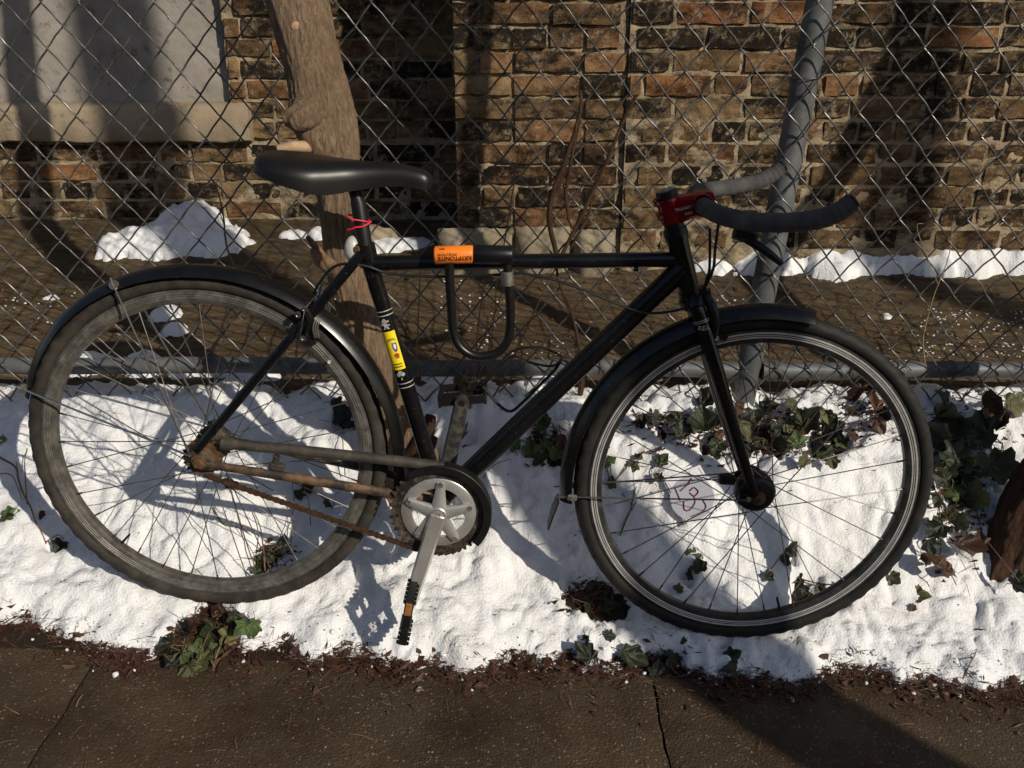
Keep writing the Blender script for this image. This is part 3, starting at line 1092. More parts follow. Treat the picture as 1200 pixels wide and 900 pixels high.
# ================================================================== THE BICYCLE
bike = thing('bicycle', 'black single speed bicycle with mudguards leaning in front of the fence on snow', 'bicycle', mat=BIKE)
V = Vector
WB = 1.048
def arc(c, r, a0, a1, n, y=0.0):
    return [V((c[0]+r*math.cos(R(a0+(a1-a0)*i/n)), y, c[1]+r*math.sin(R(a0+(a1-a0)*i/n)))) for i in range(n+1)]
def part(m, name, mat, parent=bike, smooth=40, origin=None, label=None):
    o = m.build(name, M[mat] if isinstance(mat, str) else mat, parent, smooth, origin)
    if label:
        o['label'] = label
    return o
def hexnut(m, c, r, h, axis=(0, -1, 0)):
    c = V(c)
    m.lathe([(0, h), (r*.8, h), (r, h*.8), (r, 0), (0, 0)], 6, c, axis)
    return m
def bolt(m, c, r=.004, h=.005, axis=(0, -1, 0)):
    m.lathe([(0, h*.75), (r*.45, h*.75), (r*.5, h), (r*.9, h), (r, h*.75), (r, 0)], 14, V(c), axis)
    return m
def make_wheel(x, front):
    m = MB()
    prof = [(.3165, .0098), (.3165, .0122), (.3135, .0128), (.299, .0118), (.2905, .0075), (.2885, 0), (.2905, -.0075), (.299, -.0118), (.3135, -.0128), (.3165, -.0122), (.3165, -.0098), (.311, 0)]
    m.lathe(prof, 120, closedprof=True)
    wh = part(m, 'wheel', 'rim_front' if front else 'rim_rear')
    wh.location = (x, 0, 0)
    for s in (-1, 1):
        m = MB()
        bands = ((.3005, .3035), (.3050, .3068), (.3086, .3122)) if front else ((.3000, .3028), (.3040, .3068), (.3080, .3122))
        for r0, r1 in bands:
            y0 = .0119+(.0010*(r0-.299)/.0145)
            y1 = .0119+(.0010*(r1-.299)/.0145)
            m.lathe([(r0, s*y0), (r0+.0004, s*(y0+.0005)), (r1-.0004, s*(y1+.0005)), (r1, s*y1)], 120)
        part(m, 'brake_track', 'brake_track' if front else 'alloy_dirty', wh)
    # tyre with shallow tread blocks on its shoulders
    m = MB()
    rc, r = .3285, .0155
    K = 18
    tp_ = [(rc+r*math.cos(2*math.pi*k/K)*(1.0 if math.cos(2*math.pi*k/K) > 0 else .95), r*1.06*math.sin(2*math.pi*k/K)) for k in range(K)]
    def mod(i, k):
        if k in (3, 15):
            return .0020 if i % 4 < 2 else -.0014
        if k in (2, 16):
            return .0014 if i % 4 < 2 else -.0010
        if k in (1, 17, 0):
            return .0003 if i % 2 else -.0003
        return 0
    m.lathe(tp_, 240 if front else 240, closedprof=True, mod=mod)
    part(m, 'tyre', 'rubber' if front else 'rubber_rear', wh, 35)
    if front:
        m = MB()
        m.lathe([(.0075, -.062), (.0075, -.048), (.030, -.046), (.035, -.042), (.0385, -.034), (.0385, -.012), (.034, -.006), (.024, .0), (.018, .008), (.016, .022), (.028, .026), (.029, .030), (.012, .033), (.0075, .045), (.0075, .06)], 48)
        part(m, 'hub', 'black_plastic', wh, label='large black hub shell')
        m = MB()
        m.box((-.058, -.030, .022), (.030, .020, .018), bev=.003)
        part(m, 'cable_plug', 'black_plastic', wh)
        m = MB()
        m.prism([V((-.036, -.048, -.012)), V((-.030, -.048, -.020)), V((.004, -.048, -.014)), V((.012, -.048, 0)), V((.006, -.048, .012)), V((-.020, -.048, .008)), V((-.034, -.048, .002))], (0, -1, 0), .004)
        part(m, 'reaction_arm', 'black_plastic', wh)
        m = MB()
        bolt(m, (-.018, -.052, -.004), .0055, .005)
        part(m, 'arm_bolt', 'steel', wh)
    else:
        m = MB()
        m.lathe([(.007, -.066), (.007, -.050), (.018, -.047), (.020, -.034), (.034, -.033), (.035, -.030), (.022, -.026), (.019, 0), (.022, .026), (.035, .030), (.034, .033), (.014, .036), (.007, .06)], 40)
        part(m, 'hub', 'paint_dirty', wh, label='dirty rear hub')
        m = MB()
        m.lathe([(.022, -.0455), (.034, -.0455), (.034, -.0430), (.022, -.0430)], 54, closedprof=True, mod=lambda i, k: (.0045 if (i % 3 == 0) and k in (1, 2) else 0))
        m.lathe([(.012, -.052), (.022, -.050), (.024, -.046), (.024, -.040)], 30)
        part(m, 'cog', 'rust', wh, 30)
    for s in (-1, 1):
        m = MB()
        hexnut(m, (0, s*(.058 if front else .064), 0), .0105 if front else .011, .009, (0, s, 0))
        m.tube([(0, s*.05, 0), (0, s*(.073 if front else .08), 0)], .0045, 12)
        m.lathe([(0, .0005), (.0145, .0005), (.0145, -.0015), (0, -.0015)], 24, (0, s*(.058 if front else .064), 0), (0, s, 0))
        part(m, 'axle_nut', 'rust', wh, 35)
    NS = 32
    var = {}
    for i in range(NS):
        side = 1 if i % 2 else -1
        dr = 1 if (i//2) % 2 else -1
        if (side, dr) not in var:
            fr, fy = (.036, -.040) if (front and side < 0) else ((.026, .028) if front else (.031, .0315*side))
            fy = fy if not front else (fy if side < 0 else .028)
            ha = dr*1.0
            a = V((fr*math.cos(ha), fy+.003*dr*side, fr*math.sin(ha)))
            b = V((.2895, side*.0035, 0))
            m = MB()
            m.tube([a, a.lerp(b, .5), b], .00105, 6)
            m.tube([b.lerp(a, .046), b.lerp(a, .01), b+V((.002, 0, 0))], .0019, 6)
            var[(side, dr)] = m.mesh('spoke', M['spoke'])
        o = bpy.data.objects.new('spoke', var[(side, dr)])
        COL.objects.link(o)
        o.parent = wh
        o.rotation_euler = (0, -(2*math.pi*i/NS+(.05 if front else .02)), 0)
    m = MB()                                          # valve
    m.tube([V((.289, 0, 0)), V((.262, 0, 0))], [.0028, .0022], 8)
    v_ = part(m, 'valve', 'black_plastic', wh)
    v_.rotation_euler = (0, R(70 if front else 130), 0)
    return wh
wr = make_wheel(0, False)
wf = make_wheel(WB, True)

# ---- frame tubes
BB = V((.449, 0, -.077))
ST0, ST1 = V((.2955, 0, .408)), BB
HT0, HT1 = V((.8345, 0, .492)), V((.883, 0, .362))
hd = (HT1-HT0).normalized()
m = MB(); m.tube([V((.300, 0, .384)), V((.845, 0, .4295))], .0135, 20); tt = part(m, 'top_tube', 'paint')
m = MB(); m.tube([V((.862, 0, .418)), BB], [.0195, .0195], 22); dt = part(m, 'down_tube', 'paint')
m = MB(); m.tube([ST0, ST0.lerp(ST1, .5), ST1], [.0150, .0150, .0155], 22); st = part(m, 'seat_tube', 'paint')
m = MB()
m.tube([HT0.lerp(HT1, .06), HT1], .0185, 24)
for t0, t1, r_ in ((.10, .20, .0205), (.90, 1.0, .021)):
    m.tube([HT0.lerp(HT1, t0), HT0.lerp(HT1, t1)], r_, 24)
m.tube([HT1, HT1+hd*.012, HT1+hd*.018], [.0235, .0235, .020], 24)
ht = part(m, 'head_tube', 'paint')
m = MB()
m.tube([BB+V((0, -.036, 0)), BB+V((0, .036, 0))], .0205, 24)
part(m, 'bottom_bracket', 'paint_dirty')
for s in (-1, 1):
    m = MB()
    m.tube(spl([V((.291, s*.017, .405)), V((.215, s*.030, .306)), V((.120, s*.043, .184)), V((-.004, s*.058, .022))], 5), [.0092, .0095, .009, .0078], 14)
    part(m, 'seat_stay', 'paint')
    m = MB()
    m.tube(spl([V((.012, s*.058, -.006)), V((.15, s*.052, -.0225)), V((.30, s*.044, -.042)), V((.43, s*.024, -.066))], 5), [.0070, .0078, .0086, .0086], 14, flat=((0, 1, 0), 1.15, .9))
    part(m, 'chain_stay', 'rust_stay' if s < 0 else 'paint_dirty', label='rusty brown chain stay' if s < 0 else None)
    m = MB()
    m.prism([V((-.020, s*.056, .030)), V((-.006, s*.056, .036)), V((.030, s*.056, .004)), V((.034, s*.056, -.014)), V((.010, s*.056, -.018)), V((-.022, s*.056, -.012)), V((-.027, s*.056, .006))], (0, s, 0), .005)
    part(m, 'dropout', 'paint_dirty')
# seat cluster collar with its bolt
m = MB()
m.tube([ST0+V((.0037, 0, -.014)), ST0+V((-.0023, 0, .010))], .0178, 22)
m.tube([V((.284, -.012, .413)), V((.280, .012, .413))], .0075, 12)
part(m, 'seat_collar', 'paint')
m = MB(); bolt(m, V((.282, -.013, .412)), .0058, .005); part(m, 'collar_bolt', 'rust')
# seat post
sp1 = V((.281, 0, .492)); sp2 = V((.268, 0, .530))
m = MB(); m.tube([ST0+V((.004, 0, -.03)), sp1, V((.2785, 0, .499)), sp2], [.0135, .0135, .0112, .0110], 20)
part(m, 'seat_post', 'black_plastic')
m = MB()
m.tube([V((.253, -.022, .522)), V((.253, .022, .522))], .014, 16)
m.tube([V((.272, -.024, .534)), V((.236, -.024, .524))], .007, 10)
m.tube([V((.272, .024, .534)), V((.236, .024, .524))], .007, 10)
sclamp = part(m, 'saddle_clamp', 'black_plastic')
m = MB(); bolt(m, V((.2535, -.022, .522)), .0075, .006); part(m, 'clamp_bolt', 'black_plastic', sclamp)
# saddle: lofted sections from tail to nose
sec = [  # along, half width, top, side drop, crown
    (.108, .030, .556, .016, .004), (.113, .050, .564, .020, .006), (.125, .066, .568, .025, .008), (.150, .077, .569, .032, .009), (.180, .079, .568, .040, .008), (.210, .073, .566, .047, .007), (.240, .058, .564, .048, .006),
    (.275, .040, .563, .041, .006), (.315, .029, .563, .034, .006), (.355, .0235, .562, .029, .006), (.388, .0215, .557, .027, .006), (.402, .0175, .551, .022, .005), (.409, .008, .544, .012, .003)]
m = MB()
SN = 22
rings = []
for u, hw, top, dr, cr in sec:
    ring = []
    for k in range(SN):
        a = math.pi*k/(SN-1)                        # over the top from street side to far side
        c_, s_ = -math.cos(a), math.sin(a)
        y = hw*math.copysign(abs(c_)**.62, c_)
        z = top-dr+dr*(s_**.45)+cr*(s_**2)-cr
        ring.append(V((u, y, z)))
    for k in range(8):
        t = (k+1)/9
        ring.append(V((u, hw*(1-2*t)*.90, top-dr-.003+.005*math.sin(t*math.pi))))
    rings.append(ring)
sm = [spl([rings[i][k] for i in range(len(rings))], 4) for k in range(len(rings[0]))]
nr, nk = len(sm[0]), len(sm)
vs = [sm[k][i] for i in range(nr) for k in range(nk)]
fs = [(i*nk+k, i*nk+(k+1) % nk, (i+1)*nk+(k+1) % nk, (i+1)*nk+k) for i in range(nr-1) for k in range(nk)]
fs += [tuple(range(nk-1, -1, -1)), tuple((nr-1)*nk+k for k in range(nk))]
m.add(vs, fs)
sad = part(m, 'saddle', 'saddle', smooth=70)
m = MB()
for s in (-1, 1):
    m.tube(spl([V((.150, s*.030, .530)), V((.19, s*.023, .528)), V((.235, s*.0225, .527)), V((.285, s*.0225, .529)), V((.335, s*.016, .537)), V((.375, s*.006, .541))], 5), .0036, 8)
part(m, 'saddle_rail', 'black_plastic', sad)

# ---- fork, stem, bars
for s in (-1, 1):
    m = MB()
    m.tube(spl([V((.890, s*.026, .352)), V((.899, s*.031, .330)), V((.938, s*.043, .240)), V((.980, s*.050, .140)), V((1.020, s*.053, .050)), V((1.043, s*.0545, .002))], 5), [.0150, .0148, .0140, .0120, .0100, .0085], 16)
    fk = part(m, 'fork_blade', 'paint')
    m = MB()
    m.prism([V((1.033, s*.052, .018)), V((1.046, s*.052, .016)), V((1.060, s*.052, .002)), V((1.056, s*.052, -.012)), V((1.044, s*.052, -.015)), V((1.034, s*.052, -.008))], (0, s, 0), .005)
    part(m, 'fork_end', 'paint_dirty', fk)
    if s < 0:
        near_fork = fk
m = MB()
m.tube(spl([V((.889, -.034, .350)), V((.886, -.02, .362)), V((.884, 0, .366)), V((.886, .02, .362)), V((.889, .034, .350))], 5), [.0145, .0165, .018, .0165, .0145], 14)
part(m, 'fork_crown', 'paint')
# band and lettering on the blade
def cyl_patch(A, B, r, t0, t1, a0, a1, name, mat, parent, na=10, nt_=2, off=.0005, mask=None):
    A, B = V(A), V(B)
    ax = (B-A).normalized()
    side = V((0, -1, 0)); side = (side-ax*side.dot(ax)).normalized()
    fw = side.cross(ax)
    if fw.x < 0:
        fw = -fw
    m = MB()
    vs, fs = [], []
    for j in range(nt_+1):
        c = A.lerp(B, t0+(t1-t0)*j/nt_)
        for i in range(na+1):
            a = R(a0+(a1-a0)*i/na)
            vs.append(c+(side*math.cos(a)+fw*math.sin(a))*(r+off))
    for j in range(nt_):
        for i in range(na):
            q = j*(na+1)+i
            if mask is None or mask(i/na, (j+.5)/nt_):
                fs.append((q, q+1, q+na+2, q+na+1))
    m.add(vs, fs)
    return part(m, name, mat, parent, 180)
fA, fB = V((.899, -.031, .330)), V((.938, -.043, .240))
for t in (-.02, .015):
    cyl_patch(fA, fB, .0149, t, t+.012, -180, 180, 'ring_decal', 'silverprint', near_fork, 30, 1)
fx = (fB-fA).normalized()
text_mesh('REA', .0125, M['silverprint'], V((.93, 0, .10)), V((-.1, 0, .99)), fA.lerp(fB, .11)+V((.000, -.0153, 0)), 'lettering', near_fork, .0001)
# headset spacers and stem
sd_ = -hd
m = MB()
m.tube([HT0-sd_*.020, HT0-sd_*.008], [.0215, .0205], 24)
m.tube([HT0-sd_*.008, HT0+sd_*.010], .0178, 24)
part(m, 'headset', 'black_plastic')
S0 = HT0+sd_*.003                                    # bottom of the stem clamp
sa = sd_
CL = V((.876, 0, .531))                              # bar clamp centre
SC = S0+sa*.022
xd = (CL-SC).normalized()
zd = xd.cross(V((0, 1, 0))); zd = zd if zd.z > 0 else -zd
ln_ = (CL-SC).length
m = MB()
m.tube([S0, S0+sa*.003, S0+sa*.041, S0+sa*.044], [.0190, .0205, .0205, .0195], 28)
# tapering body: tall at the steerer, square at the bar
vs = []
for k, (t, hw_, h0, h1) in enumerate(((-.012, .0170, -.022, .021), (.010, .0195, -.0235, .0225), (ln_*.55, .0205, -.0205, .0205), (ln_-.010, .0225, -.0195, .0195), (ln_+.012, .0235, -.0195, .0195), (ln_+.022, .0225, -.0165, .0165))):
    c_ = SC+xd*t
    for (a, b) in ((-1, .72), (-.72, 1), (.72, 1), (1, .72), (1, -.72), (.72, -1), (-.72, -1), (-1, -.72)):
        vs.append(c_+V((0, a*hw_, 0))+zd*(h1*b if b > 0 else -h0*b))
fs = [(k*8+j, k*8+(j+1) % 8, k*8+8+(j+1) % 8, k*8+8+j) for k in range(5) for j in range(8)]
fs += [tuple(range(8)), tuple(40+j for j in range(7, -1, -1))]
m.add(vs, fs)
m.lathe([(.0185, -.028), (.0205, -.025), (.0205, .025), (.0185, .028)], 24, CL)
for k in (.010, .034):
    m.tube([S0+sa*k+V((-.021, -.015, 0)), S0+sa*k+V((-.021, .015, 0))], .0062, 12)
stem = part(m, 'stem', 'red', smooth=35)
m = MB()
m.tube([S0+sa*.044, S0+sa*.056, S0+sa*.058], [.0185, .0185, .0168], 24)
cap_ = part(m, 'stem_cap', 'black_plastic', stem)
m = MB()
m.tube([S0+sa*.0581, S0+sa*.0593], [.0160, .0150], 24)
m.tube([S0+sa*.0593, S0+sa*.0615], [.006, .005], 12)
part(m, 'cap_disc', 'alloy_dirty', cap_)
for k in (.010, .034):
    m = MB()
    bolt(m, S0+sa*k+V((-.021, -.015, 0)), .0036, .003)
    part(m, 'stem_bolt', 'alloy_dirty', stem)
text_mesh('TRUVATIV', .0070, M['white'], xd, zd, SC+xd*(ln_*.40)+zd*.002+V((0, -.0222, 0)), 'lettering', stem, .0001)
text_mesh('AKA', .0070, M['white'], xd, zd, SC+xd*(ln_*.52)-zd*.008+V((0, -.0224, 0)), 'lettering', stem, .0001)
m = MB(); m.tube([CL+V((0, -.06, 0)), CL+V((0, .06, 0))], .0132, 16); part(m, 'handlebar', 'black_plastic')
for s in (-1, 1):
    pts = spl([CL+V((.000, s*.030, 0)), V((.879, s*.075, .532)), V((.893, s*.130, .532)), V((.924, s*.168, .533)), V((.968, s*.190, .538)), V((1.015, s*.203, .548)), V((1.045, s*.209, .563)), V((1.064, s*.211, .580))], 16)
    m = MB()
    rr = [.0148+.0011*((i*.17) % 1.0) for i in range(len(pts))]
    rr[0] = .0138; rr[-1] = .0125
    m.tube(pts, rr, 22)
    gp_ = part(m, 'bar_tape', 'tape', smooth=35)
    e = (pts[-1]-pts[-2]).normalized()
    m = MB(); m.tube([pts[-1], pts[-1]+e*.004, pts[-1]+e*.006], [.0128, .0128, .009], 18); part(m, 'end_plug', 'black_plastic', gp_)
# brake lever under the near bar
m = MB()
m.box(V((.925, -.150, .509)), (.040, .020, .022), (1, -.2, -.2), bev=.005)
lv = part(m, 'brake_lever', 'black_plastic')
m = MB()
m.tube(spl([V((.915, -.150, .508)), V((.940, -.158, .497)), V((.965, -.168, .483)), V((.985, -.172, .470))], 5), [.007, .0075, .0065, .0045], 10, flat=((0, 1, 0), 1.0, .6))
part(m, 'lever_blade', 'black_plastic', lv)
# ---- cables
def cable(pts, r=.0025, mat='black_plastic', name='brake_cable'):
    m = MB(); m.tube(spl(pts, 8), r, 8)
    return part(m, name, mat)
cable([P(832, 268, .06), P(832, 292, .05), P(831, 318, .035), P(826, 338, .02), P(834, 352, .01), P(838, 362, 0)])
cable([P(842, 262, .10), P(838, 292, .075), P(835, 318, .055), P(820, 345, .035), P(803, 361, .03), P(762, 367, .02), P(733, 360, .02), P(690, 342, .02), P(650, 328, .018), P(612, 320, .017)])
cable([P(612, 320, .017), P(560, 323, .016), P(500, 324, .016), P(455, 320, .018), P(430, 312, .022), P(405, 309, .024), P(388, 315, .02), P(374, 332, .01), P(367, 345, 0)])
for px in (478, 592, 745):
    q = P(px, 317-(px-478)*.04, 0)
    m = MB()
    m.tube([q+V((-.004, -.016, -.010)), q+V((.004, -.016, -.010))], .005, 10)
    part(m, 'cable_guide', 'black_plastic', tt)

# ---- mudguards
def sweep(path, prof, name, mat, parent=bike):
    m = MB()
    k = len(prof)
    vs, fs = [], []
    L = len(path)
    for i, p in enumerate(path):
        t = (path[min(i+1, L-1)]-path[max(i-1, 0)]).normalized()
        nn = V((0, 1, 0)).cross(t)
        for (h, y) in prof:
            vs.append(p+nn*h+V((0, y, 0)))
    for i in range(L-1):
        for j in range(k):
            fs.append((i*k+j, i*k+(j+1) % k, (i+1)*k+(j+1) % k, (i+1)*k+j))
    fs += [tuple(range(k)), tuple((L-1)*k+j for j in range(k-1, -1, -1))]
    m.add(vs, fs)
    return part(m, name, mat, parent, 50)
def guard_prof(hw, dep, sgn):
    o_ = [(-sgn*dep*abs(t)**2.2, t*hw) for t in [-1, -.85, -.6, -.3, 0, .3, .6, .85, 1]]
    i_ = [(h-sgn*.0016, y*.97) for h, y in reversed(o_)]
    return o_+i_
path = [V((r_*math.cos(R(a)), 0, r_*math.sin(R(a)))) for a, r_ in [(165, .356), (158, .357), (150, .359)]+[(140-6*i, .361) for i in range(9)]+[(84-7*i, .363+.0012*i) for i in range(13)]+[(-8, .383), (-14, .389)]]
path = spl(path, 4)
rg = sweep(path, guard_prof(.026, .018, 1 if (V((0, 1, 0)).cross(path[1]-path[0])).dot(path[0]) > 0 else -1), 'rear_mudguard', 'fender')
path = [V((WB+r_*math.cos(R(a)), 0, r_*math.sin(R(a)))) for a, r_ in [(80.5+5.7*i, .361+.0006*i) for i in range(20)]]
path = spl(path, 4)
fg = sweep(path, guard_prof(.026, .022, 1 if (V((0, 1, 0)).cross(path[1]-path[0])).dot(path[0]-V((WB, 0, 0))) > 0 else -1), 'front_mudguard', 'fender')
e = path[-1]
m = MB()
fl = [V((e.x-.001, y, e.z)) for y in (-.020, .020)]
f2 = [V((e.x-.010, y, e.z-.030)) for y in (.026, -.026)]
f3 = [V((e.x-.014, .0, e.z-.062)), V((e.x-.013, -.018, e.z-.060))]
m.prism([fl[0], fl[1], f2[0], V((e.x-.016, .012, e.z-.060)), V((e.x-.016, -.014, e.z-.064)), f2[1]], (-1, 0, .2), .003)
part(m, 'mud_flap', 'black_plastic', fg)
def rod(a, b, r=.0020, mat='steel', name='stay', parent=bike, ext=0):
    a, b = V(a), V(b)
    m = MB(); m.tube([a+(a-b).normalized()*ext, a.lerp(b, .5), b], r, 8)
    return part(m, name, mat, parent)
def ang(c, r, a, y):
    return V((c+r*math.cos(R(a)), y, r*math.sin(R(a))))
for s in (-1, 1):
    for a, ext in ((115, .014), (162, .020)):
        tip = ang(0, .352, a, s*.027)
        rod(tip, (-.014, s*.066, .012), .0021, 'steel', 'mudguard_stay', rg, ext)
        m = MB()
        m.tube([tip+V((0, s*.004, 0)), tip+V((0, -s*.008, 0))], .0072, 12)
        m.tube([tip+ (tip.normalized()*.006), tip-tip.normalized()*.008], .0045, 10)
        part(m, 'stay_clip', 'alloy_dirty', rg)
    tip = ang(WB, .352, 186.5, s*.025)
    rod(tip, (1.030, s*.060, -.004), .0016, 'spoke', 'mudguard_stay', fg, .030)
    m = MB()
    m.box(tip+V((.004, s*.002, 0)), (.018, .006, .012), bev=.0015)
    bolt(m, tip+V((.004, s*.004, 0)), .0042, .004, (0, s, 0))
    part(m, 'stay_clip', 'alloy_dirty', fg)
m = MB()
bolt(m, P(386, 423, .02)+V((0, -.004, 0)), .004, .004, (.4, -1, .3)); part(m, 'guard_rivet', 'steel', rg)

# ---- brakes
m = MB()
for s in (-1, 1):
    m.tube(spl([V((.905, s*.020, .372)), V((.918, s*.034, .352)), V((.925, s*.036, .325)), V((.926, s*.030, .300))], 5), [.008, .0085, .008, .006], 10)
m.tube([V((.905, -.022, .375)), V((.905, .022, .375))], .008, 10)
m.tube([V((.885, 0, .372)), V((.915, 0, .376))], .006, 10)
fb = part(m, 'front_brake', 'black_plastic')
for s in (-1, 1):
    m = MB(); m.box(V((.928, s*.020, .302)), (.052, .010, .011), (.95, 0, -.25), bev=.002); part(m, 'brake_pad', 'black_plastic', fb)
    m = MB(); bolt(m, V((.930, s*.030, .300)), .0055, .006, (0, s, 0)); part(m, 'pad_bolt', 'steel', fb)
m = MB()
bc = P(362, 372, .03)
m.tube([V((bc.x+.004, -.030, bc.z-.044)), V((bc.x+.004, .030, bc.z-.044))], .0045, 8)
for s in (-1, 1):
    b0 = V((bc.x+.012, s*.030, bc.z-.016))
    m.tube(spl([b0+V((-.008, 0, -.028)), b0+V((-.012, s*.006, -.004)), b0+V((-.006, s*.014, .018)), b0+V((-.012, s*.020, .036))], 5), [.0065, .007, .006, .004], 10)
rbk = part(m, 'rear_brake', 'black_plastic')
for s in (-1, 1):
    b0 = V((bc.x+.012, s*.030, bc.z-.016))
    m = MB(); m.box(b0+V((-.020, -s*.012, -.022)), (.046, .010, .011), (.80, 0, -.6), bev=.002); part(m, 'brake_pad', 'black_plastic', rbk)
    for dv, br, bh in ((V((-.014, s*.020, .038)), .0052, .007), (V((-.020, s*.004, -.020)), .0062, .010), (V((-.028, s*.012, .024)), .006, .006)):
        m = MB()
        bolt(m, b0+dv, br, bh, (0, s, 0))
        part(m, 'brake_bolt', 'steel', rbk)
    m = MB()
    for k in range(3):
        m.tube(spl([b0+V((.002+k*.004, s*.016, -.016)), b0+V((.000+k*.004, s*.021, .004)), b0+V((.004+k*.004, s*.016, .020))], 4), .0013, 6)
    part(m, 'return_spring', 'alloy_dirty', rbk)
    m = MB()
    m.tube([V((bc.x+.014, 0, bc.z+.040)), b0+V((-.014, s*.024, .040)), b0+V((-.022, s*.030, -.014)), b0+V((-.027, s*.028, -.036))], .0010, 6)
    part(m, 'straddle_wire', 'steel', rbk)
m = MB(); m.tube([V((bc.x+.012, 0, bc.z+.034)), V((bc.x+.017, 0, bc.z+.054))], [.005, .0035], 10); part(m, 'cable_yoke', 'steel', rbk)
m = MB(); bolt(m, V((.252, -.042, .3285)), .0052, .005); part(m, 'stay_bolt', 'steel')

# ---- drivetrain
CR = V((BB.x, -.050, BB.z))
m = MB()
m.lathe([(.083, -.0012), (.0925, -.0012), (.0925, .0012), (.083, .0012)], 44*4, CR, closedprof=True, mod=lambda i, k: ((-.0035 if i % 4 in (0, 3) else .0028) if k in (1, 2) else 0))
m.lathe([(.072, -.0006), (.084, -.0006), (.084, .0006), (.072, .0006)], 60, CR, closedprof=True)
cring = part(m, 'chainring', 'paint_dirty', smooth=30)
m = MB()
m.lathe([(.0515, -.0042), (.0700, -.0042), (.0712, -.0032), (.0712, -.0010), (.0505, -.0010), (.0505, -.0032)], 72, CR, closedprof=True)
part(m, 'ring_plate', 'alloy', cring)
PE = V((.404, -.112, -.262))                         # near pedal centre
CE = V((PE.x, -.076, PE.z))
m = MB()
m.lathe([(0, -.018), (.013, -.018), (.017, -.0155), (.019, -.010), (.019, 0)], 32, CR)
cdv = (CE-V((CR.x, CE.y, CR.z))).normalized()
C0 = V((CR.x, -.063, CR.z))
perp = V((cdv.z, 0, -cdv.x))
def arm(m, a, b, w0, w1, th0, th1, K=8):
    vs, fs = [], []
    d = (b-a).normalized(); pr = V((0, 1, 0)).cross(d)
    for i in range(K+1):
        t = i/K
        c = a.lerp(b, t); w_ = w0+(w1-w0)*t; h = th0+(th1-th0)*t
        for (sx, sy) in ((-1, -.35), (-.72, -1), (.72, -1), (1, -.35), (1, .6), (.8, 1), (-.8, 1), (-1, .6)):
            vs.append(c+pr*(sx*w_)+V((0, sy*h, 0)))
    for i in range(K):
        for j in range(8):
            fs.append((i*8+j, i*8+(j+1) % 8, i*8+8+(j+1) % 8, i*8+8+j))
    fs += [tuple(range(8)), tuple(K*8+j for j in range(7, -1, -1))]
    m.add(vs, fs)
arm(m, C0, CE, .0165, .0135, .009, .0075)
m.lathe([(0, -.0075), (.0105, -.0075), (.0135, -.003), (.0135, .006), (0, .006)], 24, CE)
for k in range(5):
    a = R(88+72*k)
    d = V((math.cos(a), 0, math.sin(a)))
    arm(m, V((CR.x, -.060, CR.z))+d*.006, V((CR.x, -.0565, CR.z))+d*.064, .0155, .0075, .006, .0035)
crank = part(m, 'crank', 'alloy', smooth=50)
for k in range(5):
    a = R(88+72*k)
    m = MB()
    bolt(m, V((CR.x+.0612*math.cos(a), -.0585, CR.z+.0612*math.sin(a))), .0052, .0030)
    part(m, 'chainring_bolt', 'alloy_dirty', crank)
m = MB(); m.lathe([(.0135, -.0192), (.0135, -.0175), (.0105, -.0175), (.009, -.0150), (0, -.0150)], 24, CR); part(m, 'dust_cap', 'black_plastic', crank)
m = MB(); bolt(m, CR+V((0, -.0150, 0)), .0055, .003); part(m, 'crank_bolt', 'steel', crank)
FE = V((.476, .078, .100))
FC = V((BB.x, .058, BB.z))
m = MB()
arm(m, FC, FE, .0165, .0145, .009, .0080)
m.lathe([(0, -.008), (.0125, -.008), (.0145, -.004), (.0145, .008), (0, .008)], 24, FE)
m.lathe([(.006, -.0085), (.0075, -.0088), (.0075, -.0080)], 16, FE)
m.lathe([(0, -.01), (.019, -.01), (.019, .014), (0, .014)], 24, FC)
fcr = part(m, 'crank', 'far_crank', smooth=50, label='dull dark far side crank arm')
m = MB(); m.lathe([(0, -.0087), (.0068, -.0087), (.0068, -.0060)], 16, FE); part(m, 'pedal_thread', 'black_plastic', fcr)
def pedal(c, L, T, name, refl):
    L = V(L).normalized(); T = V(T); T = (T-L*T.dot(L)).normalized(); N = V((0, 1, 0))
    m = MB()
    c = V(c)
    m.tube([c-N*.042, c+N*.044], [.0085, .007, .0085], 14)
    for s in (-1, 1):
        m.box(c+L*(s*.045), (.006, .084, .016), L, T, bev=.0012)
        m.box(c+N*(s*.041), (.092, .005, .016), L, T, bev=.0012)
        m.box(c+L*(s*.024)+N*(s*.004), (.042, .005, .010), L, T)
        for k in range(6):
            for e in (-1, 1):
                m.box(c+L*(s*.0455)+N*(-.036+k*.0144)+T*(e*.0095), (.005, .005, .005), L, T)
    m.box(c-N*.034, (.030, .012, .020), L, T, bev=.002)
    m.box(c+N*.034, (.024, .012, .018), L, T, bev=.002)
    p_ = part(m, name, 'black_plastic')
    if refl:
        m = MB()
        m.box(c-L*.034-N*.0445, (.026, .003, .012), L, T, bev=.001)
        part(m, 'reflector', 'amber', p_)
        m = MB(); m.lathe([(0, -.0465), (.007, -.0465), (.0085, -.043), (.0085, -.03)], 16, c+L*.014); part(m, 'axle_cap', 'black_plastic', p_)
    return p_
pedal(PE, (-.12, 0, -1), (1, 0, -.1), 'pedal', True)
fp = pedal(V((FE.x, .125, FE.z)), (.97, 0, .16), (-.1, 0, 1), 'pedal', False)
fpc = V((FE.x, .125, FE.z))
m = MB()
for s in (-1, 1):
    y = -(.125+s*.020)
    m.tube(spl([P(566, 453, y), P(584, 474, y), P(598, 482, y), P(612, 472, y), P(634, 450, y), P(648, 436, y), P(654, 428, y)], 6), .0032, 8)
m.tube(spl([P(654, 428, -.105), P(657, 424, -.125), P(654, 428, -.145)], 5), .0032, 8)
